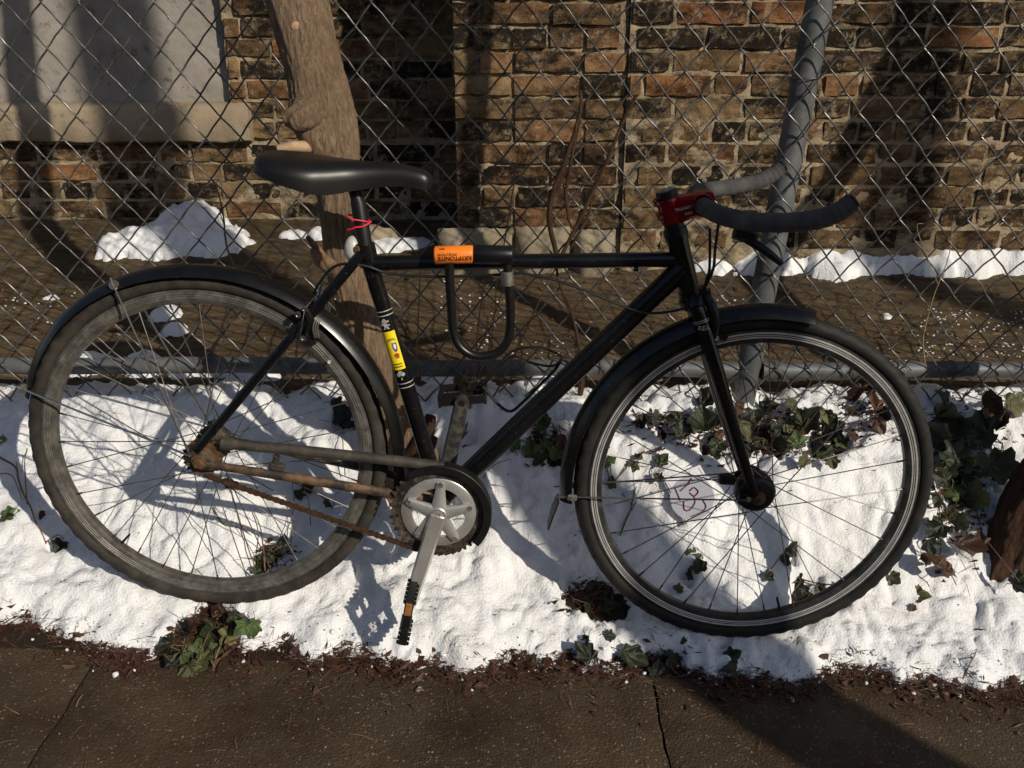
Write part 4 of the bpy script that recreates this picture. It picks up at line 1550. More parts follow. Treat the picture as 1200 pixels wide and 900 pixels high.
part(m, 'toe_clip', 'black_plastic', fp)
m = MB()
m.tube(spl([P(563, 452, -.10), P(582, 430, -.10), P(602, 411, -.105), P(630, 407, -.11), P(652, 414, -.12), P(658, 421, -.14), P(646, 429, -.15), P(622, 425, -.15), P(600, 418, -.15), P(580, 436, -.15), P(565, 455, -.15)], 7), .0042, 8, flat=((0, 1, 0), .5, 1.2))
part(m, 'toe_strap', 'black_plastic', fp)
# chain: lower run with link plates, upper run hidden in its tube
m = MB()
def chain_run(a, b):
    a, b = V(a), V(b)
    n_ = max(1, round((b-a).length/.0127))
    d = (b-a)/n_
    up = V((0, 1, 0)).cross(d.normalized())
    for i in range(n_):
        p, q = a+d*i, a+d*(i+1)
        sag = lambda t: up*0
        yy = .0036 if i % 2 else .0024
        for s in (-1, 1):
            c = (p+q)/2+V((0, s*yy, 0))
            poly = []
            for (x, z) in ((-.0100, 0), (-.0088, .0036), (-.0060, .0044), (0, .0030), (.0060, .0044), (.0088, .0036), (.0100, 0), (.0088, -.0036), (.0060, -.0044), (0, -.0030), (-.0060, -.0044), (-.0088, -.0036)):
                poly.append(c+d.normalized()*x+up*z)
            m.prism(poly, (0, s, 0), .0010)
        m.tube([p+V((0, -.0046, 0)), p+V((0, .0046, 0))], .0022, 8)
cg = V((0, -.0445, 0))
chain_run(V((.004, -.0445, -.0355)), V((.430, -.050, BB.z-.0905)))
for k in range(4):
    a = R(268+k*8.0); b = R(268+(k+1)*8.0)
    chain_run(CR+V((.0885*math.cos(a), 0, .0885*math.sin(a))), CR+V((.0885*math.cos(b), 0, .0885*math.sin(b))))
part(m, 'chain', 'chain', smooth=30, label='rusty brown chain')
m = MB()
m.tube(spl([V((.046, -.048, .034)), V((.16, -.049, .032)), V((.32, -.050, .026)), V((.455, -.050, .018))], 5), [.0100, .0102, .0102, .0104], 20)
m.tube([V((.040, -.048, .034)), V((.060, -.048, .034))], .0120, 20)
ctb = part(m, 'chain_tube', 'chaintube', label='grey dusty tube around the upper chain')
m = MB()
q = P(322, 540, .05)
m.tube([q+V((.004, .0, .010)), q+V((-.004, .004, -.022))], [.007, .005], 10)
m.box(q+V((.004, .0, -.012)), (.030, .012, .014), (1, 0, -.1), bev=.002)
part(m, 'tube_bracket', 'chaintube', ctb)
prof = [(.0865, -.013), (.100, -.013), (.1015, -.0115), (.1015, .011), (.099, .011), (.099, -.0105), (.0865, -.0105)]
m = MB()
m.lathe(prof, 56, CR, closedprof=True, a0=R(-38), a1=R(128), capends=True)
part(m, 'chain_guard', 'black_plastic')

# ---- decals on the seat tube
A_, B_ = ST0, ST1
def t_at(px, py):
    q = P(px, py, .015)
    return (q-ST0).dot(ST1-ST0)/(ST1-ST0).length_squared
rS = .0151
for py, px in ((364, 452), (369, 453), (448, 478), (453, 479)):
    t = t_at(px, py)
    cyl_patch(A_, B_, rS, t, t+.0035, -180, 180, 'ring_decal', 'silverprint', st, 36, 1)
t0, t1 = t_at(458, 388), t_at(474, 432)
yel = cyl_patch(A_, B_, rS, t0, t1, -78, 42, 'yellow_sticker', 'yellow', st, 14, 4, .0006)
yel['label'] = 'bright yellow sticker with a small crest'
axs = (B_-A_).normalized()
side_ = V((0, -1, 0)); side_ = (side_-axs*side_.dot(axs)).normalized(); fw_ = side_.cross(axs); fw_ = fw_ if fw_.x > 0 else -fw_
def on_tube(t, a, off=.0009):
    return A_.lerp(B_, t)+(side_*math.cos(R(a))+fw_*math.sin(R(a)))*(rS+off)
def blob(name, mat, shape, tc, ac, st_, sa_, off=.0010):
    pts = [on_tube(tc+y*st_, ac+x*sa_, off) for x, y in shape]
    c = on_tube(tc, ac, off)
    m = MB(); n_ = len(pts)
    m.add([c]+pts, [(0, i+1, (i+1) % n_+1) for i in range(n_)])
    return part(m, name, mat, st, 180)
shield = [(-1, -1), (0, -.85), (1, -1), (1, .2), (.6, .7), (0, 1), (-.6, .7), (-1, .2)]
dt_ = t1-t0
blob('crest', 'printblue', shield, t0+dt_*.42, 12, dt_*.13, 16)
blob('crest', 'white', shield, t0+dt_*.40, 12, dt_*.07, 8, .0014)
blob('crest', 'printred', [(-1, -.4), (0, -1), (1, -.3), (.8, .6), (0, 1), (-.9, .5)], t0+dt_*.62, 10, dt_*.06, 17, .0013)
blob('crest', 'printgreen', [(-1, 0), (-.5, -.7), (.5, -.7), (1, 0), (.5, .6), (-.5, .6)], t0+dt_*.68, 12, dt_*.035, 15, .0015)
for k in range(7):                                    # curved line of tiny print above the crest
    a_ = -20+k*8
    blob('print_mark', 'printgreen', [(-1, -1), (1, -.8), (.7, 1), (-.8, .8)], t0+dt_*(.20+.0035*(k-3)**2), a_, dt_*.028, 2.6, .0012)
for r_ in range(2):
    for k in range(9):
        blob('print_mark', 'blackprint', [(-1, -1), (1, -.9), (.9, 1), (-.8, .9)], t0+dt_*(.85+.07*r_), -32+k*7, dt_*.018, 2.2, .0012)
lion = [(-.2, -1), (.2, -.9), (.35, -.55), (.8, -.65), (1, -.3), (.45, -.2), (.5, .1), (.95, .2), (.8, .5), (.4, .4), (.45, .75), (.8, 1), (.2, 1), (0, .6), (-.2, 1), (-.8, 1), (-.4, .7), (-.5, .2), (-.9, .3), (-1, -.1), (-.6, -.1), (-.8, -.5), (-.5, -.75)]
blob('lion_emblem', 'silverprint', lion, t_at(459, 378), -6, .020, 30)
for dx, dy in ((-1, .1), (1, .1), (0, -.9)):
    blob('clover_emblem', 'silverprint', [(math.cos(i*.9), math.sin(i*.9)) for i in range(7)], t_at(473, 438)+dy*.008, -4+dx*15, .008, 15)
blob('clover_emblem', 'silverprint', [(-.3, -1), (.3, -1), (.7, 1), (-.7, 1)], t_at(475, 443), -4, .005, 9)

# ================================================================== THINGS ON THE BICYCLE
def bike_thing(name, label, cat, at):
    mt = BIKE.copy()
    mt.translation = BIKE @ V(at)
    return thing(name, label, cat, mat=mt)
# U-lock hung on the top tube
LO = P(555, 350, .03)
lock = bike_thing('u_lock', 'black U-lock with orange crossbar sleeve hanging on the top tube', 'lock', LO)
la, lb, lc = P(509, 299, .034), P(555, 298, .034), P(601, 299, .034)
def rcyl(m, a, b, r, bev=.003, n=24):
    d = (b-a).normalized()
    m.tube([a, a+d*bev*.4, a+d*bev, b-d*bev, b-d*bev*.4, b], [r-bev, r-bev*.3, r, r, r-bev*.3, r-bev], n)
m = MB(); rcyl(m, la, lb, .0158); osl = part(m, 'orange_sleeve', 'orange', lock, 50, LO, 'orange sleeve of the crossbar')
m = MB(); rcyl(m, lb+V((.0005, 0, 0)), lc, .0168, .002); part(m, 'crossbar', 'lockblack', lock, 50, LO)
m = MB()
m.tube(spl([P(527, 305, .034), P(527, 330, .034), P(529, 360, .034), P(531, 388, .034), P(538, 405, .034), P(553, 416, .034), P(572, 417, .034), P(588, 409, .034), P(597, 392, .034), P(598, 360, .034), P(596, 333, .034), P(594, 305, .034)], 7), .0082, 16)
part(m, 'shackle', 'lockblack', lock, 60, LO)
m = MB(); m.tube([P(594, 318, .034), P(595, 334, .034)], .0112, 18); part(m, 'ferrule', 'alloy_dirty', lock, 50, LO)
lx = (lb-la).normalized()
vd = V((0, -.93, .36)); lz = V((0, .36, .93))
def ltxt(t, size, a, k, bold, sp=1.0):                # reads upside down, printed round the sleeve
    aa = R(a)
    n_ = V((0, -math.cos(aa), math.sin(aa)))
    z_ = V((0, math.sin(aa), math.cos(aa)))
    text_mesh(t, size, M['blackprint'], -lx, -z_, la.lerp(lb, k)+n_*.0161-LO, 'lettering', osl, .0001, bold, sp)
ltxt('KRYPTONITE', .0100, -10, .54, .0002, 1.0)
ltxt('EVOLUTION', .0060, 14, .34, .0001, 1.0)
ltxt('MINI', .0045, 52, .20, .0001)
# rear lamp tied with elastic
RO = P(414, 292, 0)
lamp = bike_thing('rear_light', 'small milky lamp tied to the seat post with red elastic', 'light', RO)
m = MB(); m.ball(V((-.001, 0, 0)), .018, 18, 12, (.85, .9, 1.35)); part(m, 'lamp_body', 'lamp', lamp, 60)
ax_ = (sp1-ST0).normalized()
def ring_cord(t, tilt, k0):
    c = ST0.lerp(sp1, t)-RO
    m = MB()
    pts = []
    for i in range(25):
        a = 2*math.pi*i/24
        pts.append(c+V((math.cos(a)*.0155+(-.010 if math.cos(a) < 0 else 0), math.sin(a)*.0158, math.cos(a)*tilt)))
    m.tube(pts, .0016, 7)
    part(m, 'elastic_cord', 'cord', lamp, 60)
ring_cord(.66, -.004, 0)
ring_cord(.50, .009, 0)

# ================================================================== VEGETATION, SNOW PATCHES, LITTER
def leaf_mesh(kind, seed):
    random.seed(seed)
    if kind == 'brown':
        out = [(0, -.5), (.22, -.42), (.30, -.1), (.42, .05), (.26, .2), (.16, .45), (0, .6), (-.15, .42), (-.3, .22), (-.4, 0), (-.26, -.15), (-.2, -.42)]
    else:
        out = [(0, -.34), (.20, -.44), (.38, -.36), (.36, -.16), (.54, .00), (.47, .14), (.33, .17), (.22, .38), (0, .58), (-.22, .38), (-.33, .17), (-.47, .14), (-.54, .00), (-.36, -.16), (-.38, -.36), (-.20, -.44)]
    cup = rnd(-.9, 1.0); fold = rnd(.1, 1.1); curl = rnd(-1.3, 1.3); tw = rnd(-.9, .9)
    def z(x, y):
        return fold*abs(x)*.5+cup*(x*x+y*y)*.6+curl*y*y*.5*(1 if y > 0 else .3)+tw*x*y
    out = [(x*rnd(.9, 1.1), y*rnd(.92, 1.08)) for x, y in out]
    n_ = len(out)
    vs = [(0, -.05, z(0, -.05)-.03)]
    for x, y in out:
        vs.append((x*.52, y*.52-.02, z(x*.52, y*.52)+rnd(-.03, .03)))
    for x, y in out:
        vs.append((x, y, z(x, y)+rnd(-.05, .05)))
    fs = []
    for i in range(n_):
        j = (i+1) % n_
        fs.append((0, 1+i, 1+j))
        fs.append((1+i, 1+n_+i, 1+n_+j, 1+j))
    m = MB()
    m.add(vs, fs)
    m.tube([V((0, -.34, z(0, -.34))), V((rnd(-.1, .1), -.6, z(0, -.4)-.1)), V((rnd(-.2, .2), -.85, -.25))], .018, 4)
    return m
LEAF = {}
for k, mt in (('g', 'leaf'), ('d', 'leaf_dark'), ('o', 'leaf_olive'), ('b', 'leaf_brown')):
    LEAF[k] = [leaf_mesh('brown' if k == 'b' else 'ivy', 100+i*7+ord(k)).mesh('leaf', M[mt], 60) for i in range(6)]
random.seed(11)
def depth_of(q):
    return (q-CAM).dot(FWD)
def ivy(label, leaves, group='ivy plants in the snow', name='ivy_plant', stem=True, lift=(.010, .035), cat='ivy'):
    pts = []
    for L in leaves:
        q = gp(L[0], L[1])
        pts.append(q)
    base = sum(pts, V((0, 0, 0)))/len(pts)
    base.z = gz(base.x, base.y)
    t = thing(name, label, cat, base, group)
    lp = []
    for L, q in zip(leaves, pts):
        up = rnd(*lift)
        back = (CAM-q).normalized()
        p = q+back*up
        s = L[2]/FPX*depth_of(p)*1.12
        o = bpy.data.objects.new('leaf', random.choice(LEAF[L[3]]))
        COL.objects.link(o)
        o.parent = t
        o.location = p-base
        nrm = (back*.75+V((rnd(-.9, .9), rnd(-.4, .4), rnd(-.2, .9)))).normalized()
        o.rotation_euler = (nrm.to_track_quat('Z', 'Y').to_matrix() @ Matrix.Rotation(rnd(0, 6.28), 3, 'Z')).to_euler()
        o.scale = (s, s*rnd(.85, 1.15), s)
        lp.append((p, q))
    if stem and len(leaves) > 4:
        order = sorted(lp, key=lambda a: a[0].x)
        m = MB()
        run = [a[1]+V((0, 0, .006+rnd(0, .01))) for a in order[::2]]
        if len(run) > 2:
            m.tube(spl(run, 5), .0014, 5)
        for p, q in lp:
            b = min(run, key=lambda r_: (r_-p).length) if run else q
            md = (p+b)/2+V((rnd(-.01, .01), -.006, rnd(0, .014)))
            m.tube(spl([b, md, p], 4), .0011, 5)
        m.build('stems', M['twig'], t, 60, base)
    return t
ivy('ivy creeping out of the snow edge below the rear wheel', [(268, 745, 28, 'o'), (285, 735, 20, 'g'), (275, 725, 18, 'd'), (222, 735, 22, 'd'), (208, 745, 24, 'd'), (238, 762, 30, 'g'), (215, 770, 16, 'g'), (222, 755, 15, 'g'), (222, 785, 26, 'o'), (236, 780, 26, 'o'), (260, 755, 24, 'g'), (297, 735, 18, 'g'), (180, 802, 22, 'd'), (252, 782, 20, 'b'), (255, 716, 20, 'b'), (262, 728, 22, 'b'), (245, 740, 22, 'd'), (200, 775, 18, 'd'), (195, 758, 20, 'd')])
ivy('green ivy leaves at the foot of the dry vine between the wheels', [(603, 520, 18, 'g'), (622, 527, 21, 'g'), (640, 522, 20, 'g'), (640, 496, 24, 'g'), (650, 534, 20, 'g'), (636, 541, 18, 'g'), (620, 498, 16, 'b'), (658, 520, 20, 'b'), (630, 508, 15, 'd')])
ivy('thick dark ivy around the foot of the fence post behind the front wheel', [(815, 442, 30, 'o'), (857, 450, 26, 'o'), (830, 468, 28, 'd'), (825, 495, 32, 'd'), (800, 505, 20, 'd'), (845, 488, 24, 'd'), (822, 498, 9, 'g'), (862, 506, 18, 'b'), (842, 510, 20, 'b'), (840, 526, 20, 'd'), (870, 500, 22, 'o'), (885, 488, 24, 'd'), (900, 478, 20, 'd'), (928, 475, 20, 'o'), (948, 490, 28, 'd'), (970, 487, 17, 'o'), (975, 502, 28, 'd'), (935, 515, 20, 'g'), (915, 520, 18, 'd'), (955, 520, 28, 'd'), (965, 532, 24, 'd'), (975, 541, 15, 'o'), (985, 517, 15, 'g'), (1000, 512, 14, 'b'), (925, 500, 16, 'o'), (885, 522, 22, 'd'), (905, 505, 22, 'd'), (875, 528, 18, 'd'), (940, 540, 18, 'o'), (790, 492, 18, 'd'), (770, 490, 18, 'd'), (755, 495, 16, 'd'), (865, 478, 20, 'b')], lift=(.010, .05))
ivy('dead brown leaves caught on the fence behind the front wheel', [(1003, 465, 26, 'b'), (1020, 459, 22, 'b'), (1036, 486, 26, 'b'), (1030, 497, 20, 'b'), (1025, 472, 22, 'b')], name='dead_sprig', cat='dead leaves', lift=(.015, .04))
ivy('big ivy clump climbing by the leaning trunk at the right', [(1105, 470, 28, 'd'), (1115, 495, 42, 'd'), (1142, 505, 42, 'd'), (1125, 530, 34, 'd'), (1165, 475, 32, 'b'), (1190, 475, 30, 'o'), (1175, 492, 22, 'b'), (1112, 548, 26, 'g'), (1135, 545, 24, 'o'), (1150, 540, 20, 'o'), (1176, 550, 42, 'o'), (1142, 585, 38, 'o'), (1118, 575, 22, 'g'), (1103, 560, 24, 'd'), (1110, 602, 24, 'o'), (1127, 612, 22, 'o'), (1098, 622, 28, 'd'), (1135, 640, 32, 'b'), (1100, 660, 32, 'b'), (1112, 668, 24, 'b'), (1085, 655, 20, 'b'), (1150, 634, 22, 'b'), (1120, 592, 20, 'd'), (1090, 640, 20, 'd'), (1100, 510, 30, 'd'), (1128, 560, 24, 'd'), (1155, 515, 26, 'd'), (1108, 535, 24, 'd'), (1100, 585, 22, 'd'), (1195, 682, 24, 'd')], lift=(.015, .07))
ivy('two small ivy leaves on snow right of the front tyre', [(1048, 678, 17, 'o'), (1077, 698, 19, 'o'), (1070, 712, 11, 'b')], name='ivy_sprig', lift=(.004, .012))
ivy('olive ivy sprig in the snow below the front hub', [(815, 648, 17, 'o'), (820, 664, 19, 'g'), (808, 673, 13, 'd'), (795, 690, 11, 'o')], name='ivy_sprig', lift=(.004, .014))
ivy('dark withered sprig inside the front wheel at its lower right', [(928, 644, 20, 'd'), (920, 655, 15, 'b'), (932, 690, 26, 'd'), (935, 678, 15, 'g'), (946, 700, 12, 'g'), (900, 675, 12, 'd'), (985, 685, 12, 'b'), (962, 688, 12, 'd')], name='ivy_sprig', lift=(.004, .014))
ivy('small green ivy sprig inside the front wheel left of the hub', [(776, 540, 16, 'g'), (742, 546, 15, 'o'), (715, 541, 17, 'g'), (708, 524, 13, 'g'), (717, 566, 13, 'o'), (772, 560, 12, 'o'), (750, 535, 9, 'b')], name='ivy_sprig', lift=(.004, .016))
ivy('brown withered leaves in a thawed hollow left of the front tyre', [(690, 690, 20, 'b'), (705, 700, 18, 'd'), (700, 682, 18, 'b'), (678, 700, 16, 'b'), (715, 712, 18, 'd'), (690, 712, 14, 'd')], name='dead_sprig', cat='dead leaves', lift=(.002, .012), stem=False)
ivy('dark ivy leaves poking out of the snow edge left of the front tyre', [(685, 765, 24, 'd'), (690, 752, 16, 'd'), (622, 776, 21, 'o'), (740, 770, 28, 'd'), (790, 778, 28, 'd'), (858, 768, 19, 'd'), (857, 785, 18, 'd'), (715, 745, 14, 'd'), (770, 785, 22, 'd')], name='ivy_sprig', lift=(.004, .014), stem=False)
ivy('single ivy leaves on the snow at the left edge', [(12, 603, 18, 'g'), (4, 606, 18, 'd'), (3, 516, 12, 'g'), (70, 640, 17, 'd'), (48, 604, 12, 'b')], name='ivy_sprig', lift=(.004, .010), stem=False)
ivy('dark ivy sprig in the snow inside the rear wheel', [(310, 645, 28, 'd'), (330, 640, 24, 'd'), (320, 655, 22, 'd'), (300, 668, 11, 'g'), (305, 655, 11, 'g'), (268, 567, 15, 'd'), (350, 580, 16, 'd'), (360, 572, 14, 'd'), (384, 590, 12, 'b')], name='ivy_sprig', lift=(.006, .02))
ivy('black leaf clump against the rear tyre near the fence', [(405, 490, 28, 'd'), (395, 476, 20, 'd'), (412, 498, 18, 'd')], name='ivy_sprig', lift=(.006, .02))

# ------------------------------------------------------------------ twigs and dry vines
def twig(label, runs, r=.0018, name='twig', cat='twig', group='twigs in the snow', mat='twig', lift=.012, plane=None, rr=None):
    P3 = []
    for run in runs:
        if plane is None:
            L = [gp(x, y, lift*(.35+.65*math.sin(math.pi*i/max(1, len(run)-1)))) for i, (x, y) in enumerate(run)]
        else:
            L = [atY(q[0], q[1], q[2] if len(q) > 2 else plane) for q in run]
        P3.append(L)
    b = P3[0][0]
    t = thing(name, label, cat, b, group)
    for i, L in enumerate(P3):
        r_ = rr[i] if rr else (r if i == 0 else r*.6)
        m = MB()
        pts = spl(L, 6)
        pts = [p+V((noise.noise(p*40), noise.noise(p*40+V((9, 0, 0))), noise.noise(p*40+V((0, 9, 0)))))*(r_*(1.1 if plane is None else .35)) for p in pts]
        m.tube(pts, [r_, r_*.75, r_*.45] if plane is None else [r_*.9, r_, r_*.8, r_*.6], 7)
        m.build('stem' if i == 0 else 'side_stem', M[mat], t, 60, b)
    return t
twig('pale branched twig standing in snow left of the rear tyre', [[(0, 540), (20, 558), (26, 580), (40, 612), (55, 642)], [(0, 560), (18, 572), (26, 590)], [(26, 580), (20, 545)], [(55, 640), (70, 641), (76, 637)], [(33, 596), (32, 560), (33, 530)]], .0026, lift=.03)
twig('knobbly brown twig on snow inside the front wheel', [[(722, 642), (732, 618), (740, 596), (745, 572)], [(742, 594), (728, 580)], [(740, 600), (747, 588)]], .0026)
twig('short dark twig at the snow edge below the leaning trunk', [[(1128, 798), (1138, 778), (1145, 763)]], .0016)
twig('thin dry stalk lying on snow inside the rear wheel', [[(250, 596), (262, 618), (285, 625), (303, 637)]], .0018)
twig('dead stems rising from the snow below the chain', [[(312, 678), (308, 640), (298, 605)], [(340, 650), (346, 625), (335, 600)], [(365, 622), (362, 600), (350, 585)], [(330, 640), (345, 620), (343, 560)]], .0018, lift=.04)
twig('thin reddish stalk standing behind the chain stay', [[(405, 565), (403, 540), (402, 505)], [(402, 508), (370, 515), (340, 522)], [(390, 605), (395, 585)]], .0014, lift=.05)
twig('dark thin stalk bent over the snow by the chain guard', [[(567, 562), (580, 550), (600, 540)]], .0013)
FY = YF-.012
twig('thick braided dry vine climbing the fence right of the lock', [[(650, 528, 2.02), (660, 505, 2.05), (676, 478), (681, 455), (682, 430), (677, 397), (668, 360), (655, 330), (650, 300)],
      [(656, 526, 2.02), (664, 500, 2.05), (679, 470), (684, 440), (681, 415), (673, 380), (660, 345)], [(648, 524, 2.02), (658, 508, 2.05), (673, 486), (678, 460), (679, 420)], [(642, 540, 1.98), (655, 515, 2.03), (670, 495)]],
     .0062, 'dry_vine', 'vine', 'dry vines on the fence', 'vine', plane=FY, rr=[.0050, .0044, .0036, .003])
twig('dark shaggy vine stub tied to the fence above the top tube', [[(652, 300), (645, 268), (644, 244), (650, 220), (662, 190), (672, 160), (679, 132), (681, 106)], [(666, 258), (664, 235), (665, 212), (672, 175), (680, 140)], [(654, 222), (668, 168)], [(666, 258), (672, 270)], [(672, 172), (690, 155), (697, 148)], [(681, 150), (690, 140)]],
     .0080, 'dry_vine', 'vine', 'dry vines on the fence', 'vine', plane=FY, rr=[.0064, .0046, .0052, .003, .0018, .0015])
twig('straight slanting dry stick in the fence left of the stem', [[(655, 306), (680, 255), (705, 203), (728, 148), (746, 112)], [(668, 292), (688, 255), (693, 236)]], .0045, 'dry_vine', 'vine', 'dry vines on the fence', 'vine', plane=FY, rr=[.0048, .0030])
twig('thin reddish stems rising from snow behind the far pedal', [[(540, 516, 1.99), (556, 495, 2.04), (580, 462), (603, 415), (637, 342), (652, 312)], [(543, 512, 1.99), (551, 480, 2.05), (556, 440), (560, 390), (567, 327)], [(541, 514, 1.99), (550, 470, 2.06), (575, 400), (582, 330)], [(490, 440), (489, 400), (492, 330), (494, 300)], [(512, 530, 1.98), (520, 500, 2.03), (540, 450), (575, 380), (592, 330)], [(590, 290), (600, 230), (609, 168)], [(500, 445), (525, 425), (531, 405)]],
     .003, 'dry_vine', 'vine', 'dry vines on the fence', 'twig', plane=FY, rr=[.0026, .0024, .0018, .0018, .0020, .0018, .0016])
twig('thin red shoot behind the fence at the left snow pile', [[(280, 320), (266, 290), (262, 255), (256, 225)], [(262, 262), (258, 250)]], .0022, 'dry_vine', 'vine', 'dry vines on the fence', 'twig', plane=2.2, rr=[.0025, .0015])
twig('pale bent grass stalk in the fence above the front tyre', [[(1085, 430), (1082, 395), (1095, 345), (1112, 300), (1116, 260)], [(1100, 335), (1075, 270), (1082, 262)]], .0015, 'dry_vine', 'vine', 'dry vines on the fence', 'litter_pale', plane=FY, rr=[.0014, .001])

# ------------------------------------------------------------------ snow beyond the fence
def gy(px, py):
    d = ray(px, py)
    t = 1.9
    q = CAM+d*t
    while t < 4.5:
        q = CAM+d*t
        if q.z <= yard(q.x, q.y)[0] or q.y > (YW+.02 if q.x > XP1 else YL+.02):
            break
        t += .004
    return q
def snow_patch(label, blobs, seed=0):
    C_ = [(gy(px, py), rx, ry, h) for px, py, rx, ry, h in blobs]
    x0 = min(q.x-rx*1.5 for q, rx, ry, h in C_); x1 = max(q.x+rx*1.5 for q, rx, ry, h in C_)
    y0 = min(q.y-ry*1.6 for q, rx, ry, h in C_); y1 = max(q.y+ry*1.6 for q, rx, ry, h in C_)
    y1 = min(y1, YW+.06 if x0 > XP1 else YL+.06)
    def fn(x, y):
        t = 0
        for q, rx, ry, h in C_:
            k = math.sqrt(((x-q.x)/rx)**2+((y-q.y)/ry)**2) + .28*fbm(x*9, y*9, seed, 3)+.10*fbm(x*34, y*34, seed+3, 3)
            if k < 1:
                t = max(t, h*(1-k*k)**.55)
        t = t*(1+.35*fbm(x*13, y*13, seed+5, 3))+.004*fbm(x*60, y*60, 3, 2) if t > 0 else t
        return (yard(x, y)[0]+(t if t > 0 else -.02), t > 0)
    o = heightfield('snow_patch', M['snow'], x0, x1, y0, y1, .009, fn)
    return tag(o, label, 'snow', 'snow patches beyond the fence')
snow_patch('large snow pile under the window sill behind the fence', [(205, 286, .19, .13, .085), (250, 288, .13, .11, .070), (155, 292, .14, .09, .050), (215, 276, .13, .13, .105), (235, 272, .12, .12, .10)], 1)
snow_patch('long snow drift along the wall foot at the right', [(830, 302, .12, .07, .04), (900, 296, .17, .10, .07), (985, 294, .17, .11, .075), (1060, 298, .15, .09, .06), (1130, 296, .18, .10, .075), (1210, 298, .20, .11, .08), (1320, 300, .25, .11, .08), (1440, 300, .25, .11, .08)], 2)
snow_patch('small snow patch behind the top of the rear tyre', [(195, 372, .05, .05, .018), (205, 388, .045, .045, .016)], 3)
snow_patch('snow lump beside the rail at the left edge of the rear wheel', [(112, 430, .05, .05, .035), (95, 434, .04, .04, .03), (60, 350, .03, .02, .01)], 4)
snow_patch('snow lumps on the rail inside the rear wheel', [(170, 432, .07, .05, .04), (255, 438, .09, .035, .03), (300, 440, .06, .03, .025), (215, 436, .05, .04, .03)], 5)
snow_patch('little snow scraps left of the tree under the saddle', [(346, 276, .05, .03, .02), (372, 278, .04, .04, .035)], 6)
snow_patch('bluish snow patch in the dark recess right of the seat post', [(455, 290, .09, .05, .03), (482, 288, .07, .05, .035), (432, 292, .05, .04, .02)], 7)
snow_patch('snow lump at the rail left of the far pedal', [(512, 442, .05, .04, .03), (640, 446, .04, .03, .02)], 8)
snow_patch('wet snow scrap in the grass under the drift', [(1085, 312, .03, .02, .012), (1040, 372, .02, .02, .008)], 9)
q = gy(437, 286)
m = MB(); m.ball(V((0, 0, .02)), .07, 18, 12, (1.25, .8, .62), nz=.35)
st_ = m.build('stone', M['sillstone'], None, 60)
st_.location = q
tag(st_, 'rounded tan stone lying in the dark recess behind the seat post', 'stone')
m = MB()
for n_, (xa, xb, ya, yb) in ((190, (1075, 1200, 362, 420)), (80, (515, 605, 325, 410)), (20, (840, 880, 345, 365)), (60, (560, 700, 400, 440)), (40, (960, 1080, 405, 440)), (30, (0, 110, 340, 380))):
    for _ in range(n_):
        q = gy(rnd(xa, xb), rnd(ya, yb))
        m.ball(q+V((0, 0, .001)), rnd(.0010, .0036), 5, 3, (1.3, 1, .8))
tag(m.build('ice_granules', M['snow'], None, 60), 'scattered white ice granules on the brown ground behind the fence', 'ice', kind='stuff')
# pebbles and clods on the yard
m = MB()
for _ in range(500):
    x, y = rnd(-1.6, 1.6), rnd(2.2, 2.96)
    m.ball(V((x, y, yard(x, y)[0])), rnd(.002, .007), 6, 4, (1.3, 1, .7), nz=.3)
tag(m.build('clods', M['yard'], None, 60), 'loose clods and pebbles on the brown earth', 'earth', kind='stuff')

# ------------------------------------------------------------------ clear plastic card with red squiggles
def g2(px, py, l=.010):
    return gp(px, py, 0)+(CAM-gp(px, py)).normalized()*l
cpx = [(778, 566), (819, 548), (846, 600), (806, 620)]
c4 = [g2(*c) for c in cpx]
ctr = sum(c4, V((0, 0, 0)))/4
nn_ = (c4[1]-c4[0]).cross(c4[3]-c4[0]).normalized()
nn_ = nn_ if nn_.dot(CAM-ctr) > 0 else -nn_
c4 = [p-nn_*(p-ctr).dot(nn_)+nn_*.016 for p in c4]
ctr = ctr+nn_*.016
card = thing('plastic_sleeve', 'clear square plastic sleeve with dark red squiggles lying on snow inside the front wheel', 'plastic', ctr)
mp = NT('clear_film')
mp.base((.80, .80, .82)); mp.set(.25, 0, .5)
mp.b.inputs['Alpha'].default_value = .72
md_ = NT('tinted_disc')
md_.base((.42, .43, .50)); md_.set(.5, 0, .4)
md_.b.inputs['Alpha'].default_value = .75
m = MB(); m.prism(c4, nn_, .0008); m.build('film', mp.mat, card, 0, ctr)
def onc(px, py, l):
    d = ray(px, py)
    t = (ctr-CAM).dot(nn_)/d.dot(nn_)
    return CAM+d*t+nn_*l
m = MB()
m.prism([onc(811+26*math.cos(a), 584+26*math.sin(a), .0012) for a in [i*math.pi/14 for i in range(28)]], nn_, .0006)
m.build('disc', md_.mat, card, 0, ctr)
mq = worn('dark_red_ink', (.10, .012, .014), (.16, .02, .02), 80, .5)
for st2 in ([(791, 573), (794, 580), (797, 587)], [(797, 576), (803, 571), (806, 568), (810, 561)], [(808, 576), (813, 572), (818, 577), (813, 582), (808, 578)], [(813, 582), (814, 590), (808, 598), (802, 598), (801, 588)], [(823, 586), (827, 594), (823, 600), (810, 606)], [(809, 562), (812, 564)]):
    m = MB(); m.tube(spl([onc(x, y, .0026) for x, y in st2], 5), .0016, 6); m.build('red_squiggle', mq, card, 60, ctr)
for e in (((778, 566), (819, 548)), ((819, 548), (846, 600)), ((846, 600), (806, 620)), ((806, 620), (778, 566)), ((783, 566), (815, 612)), ((808, 552), (809, 580)), ((819, 549), (827, 562)), ((801, 610), (803, 590)), ((840, 600), (838, 588)), ((822, 608), (810, 618))):
    m = MB(); m.tube([onc(*e[0], .0018), onc(*e[1], .0018)], .0006, 4); m.build('crease', mp.mat, card, 60, ctr)

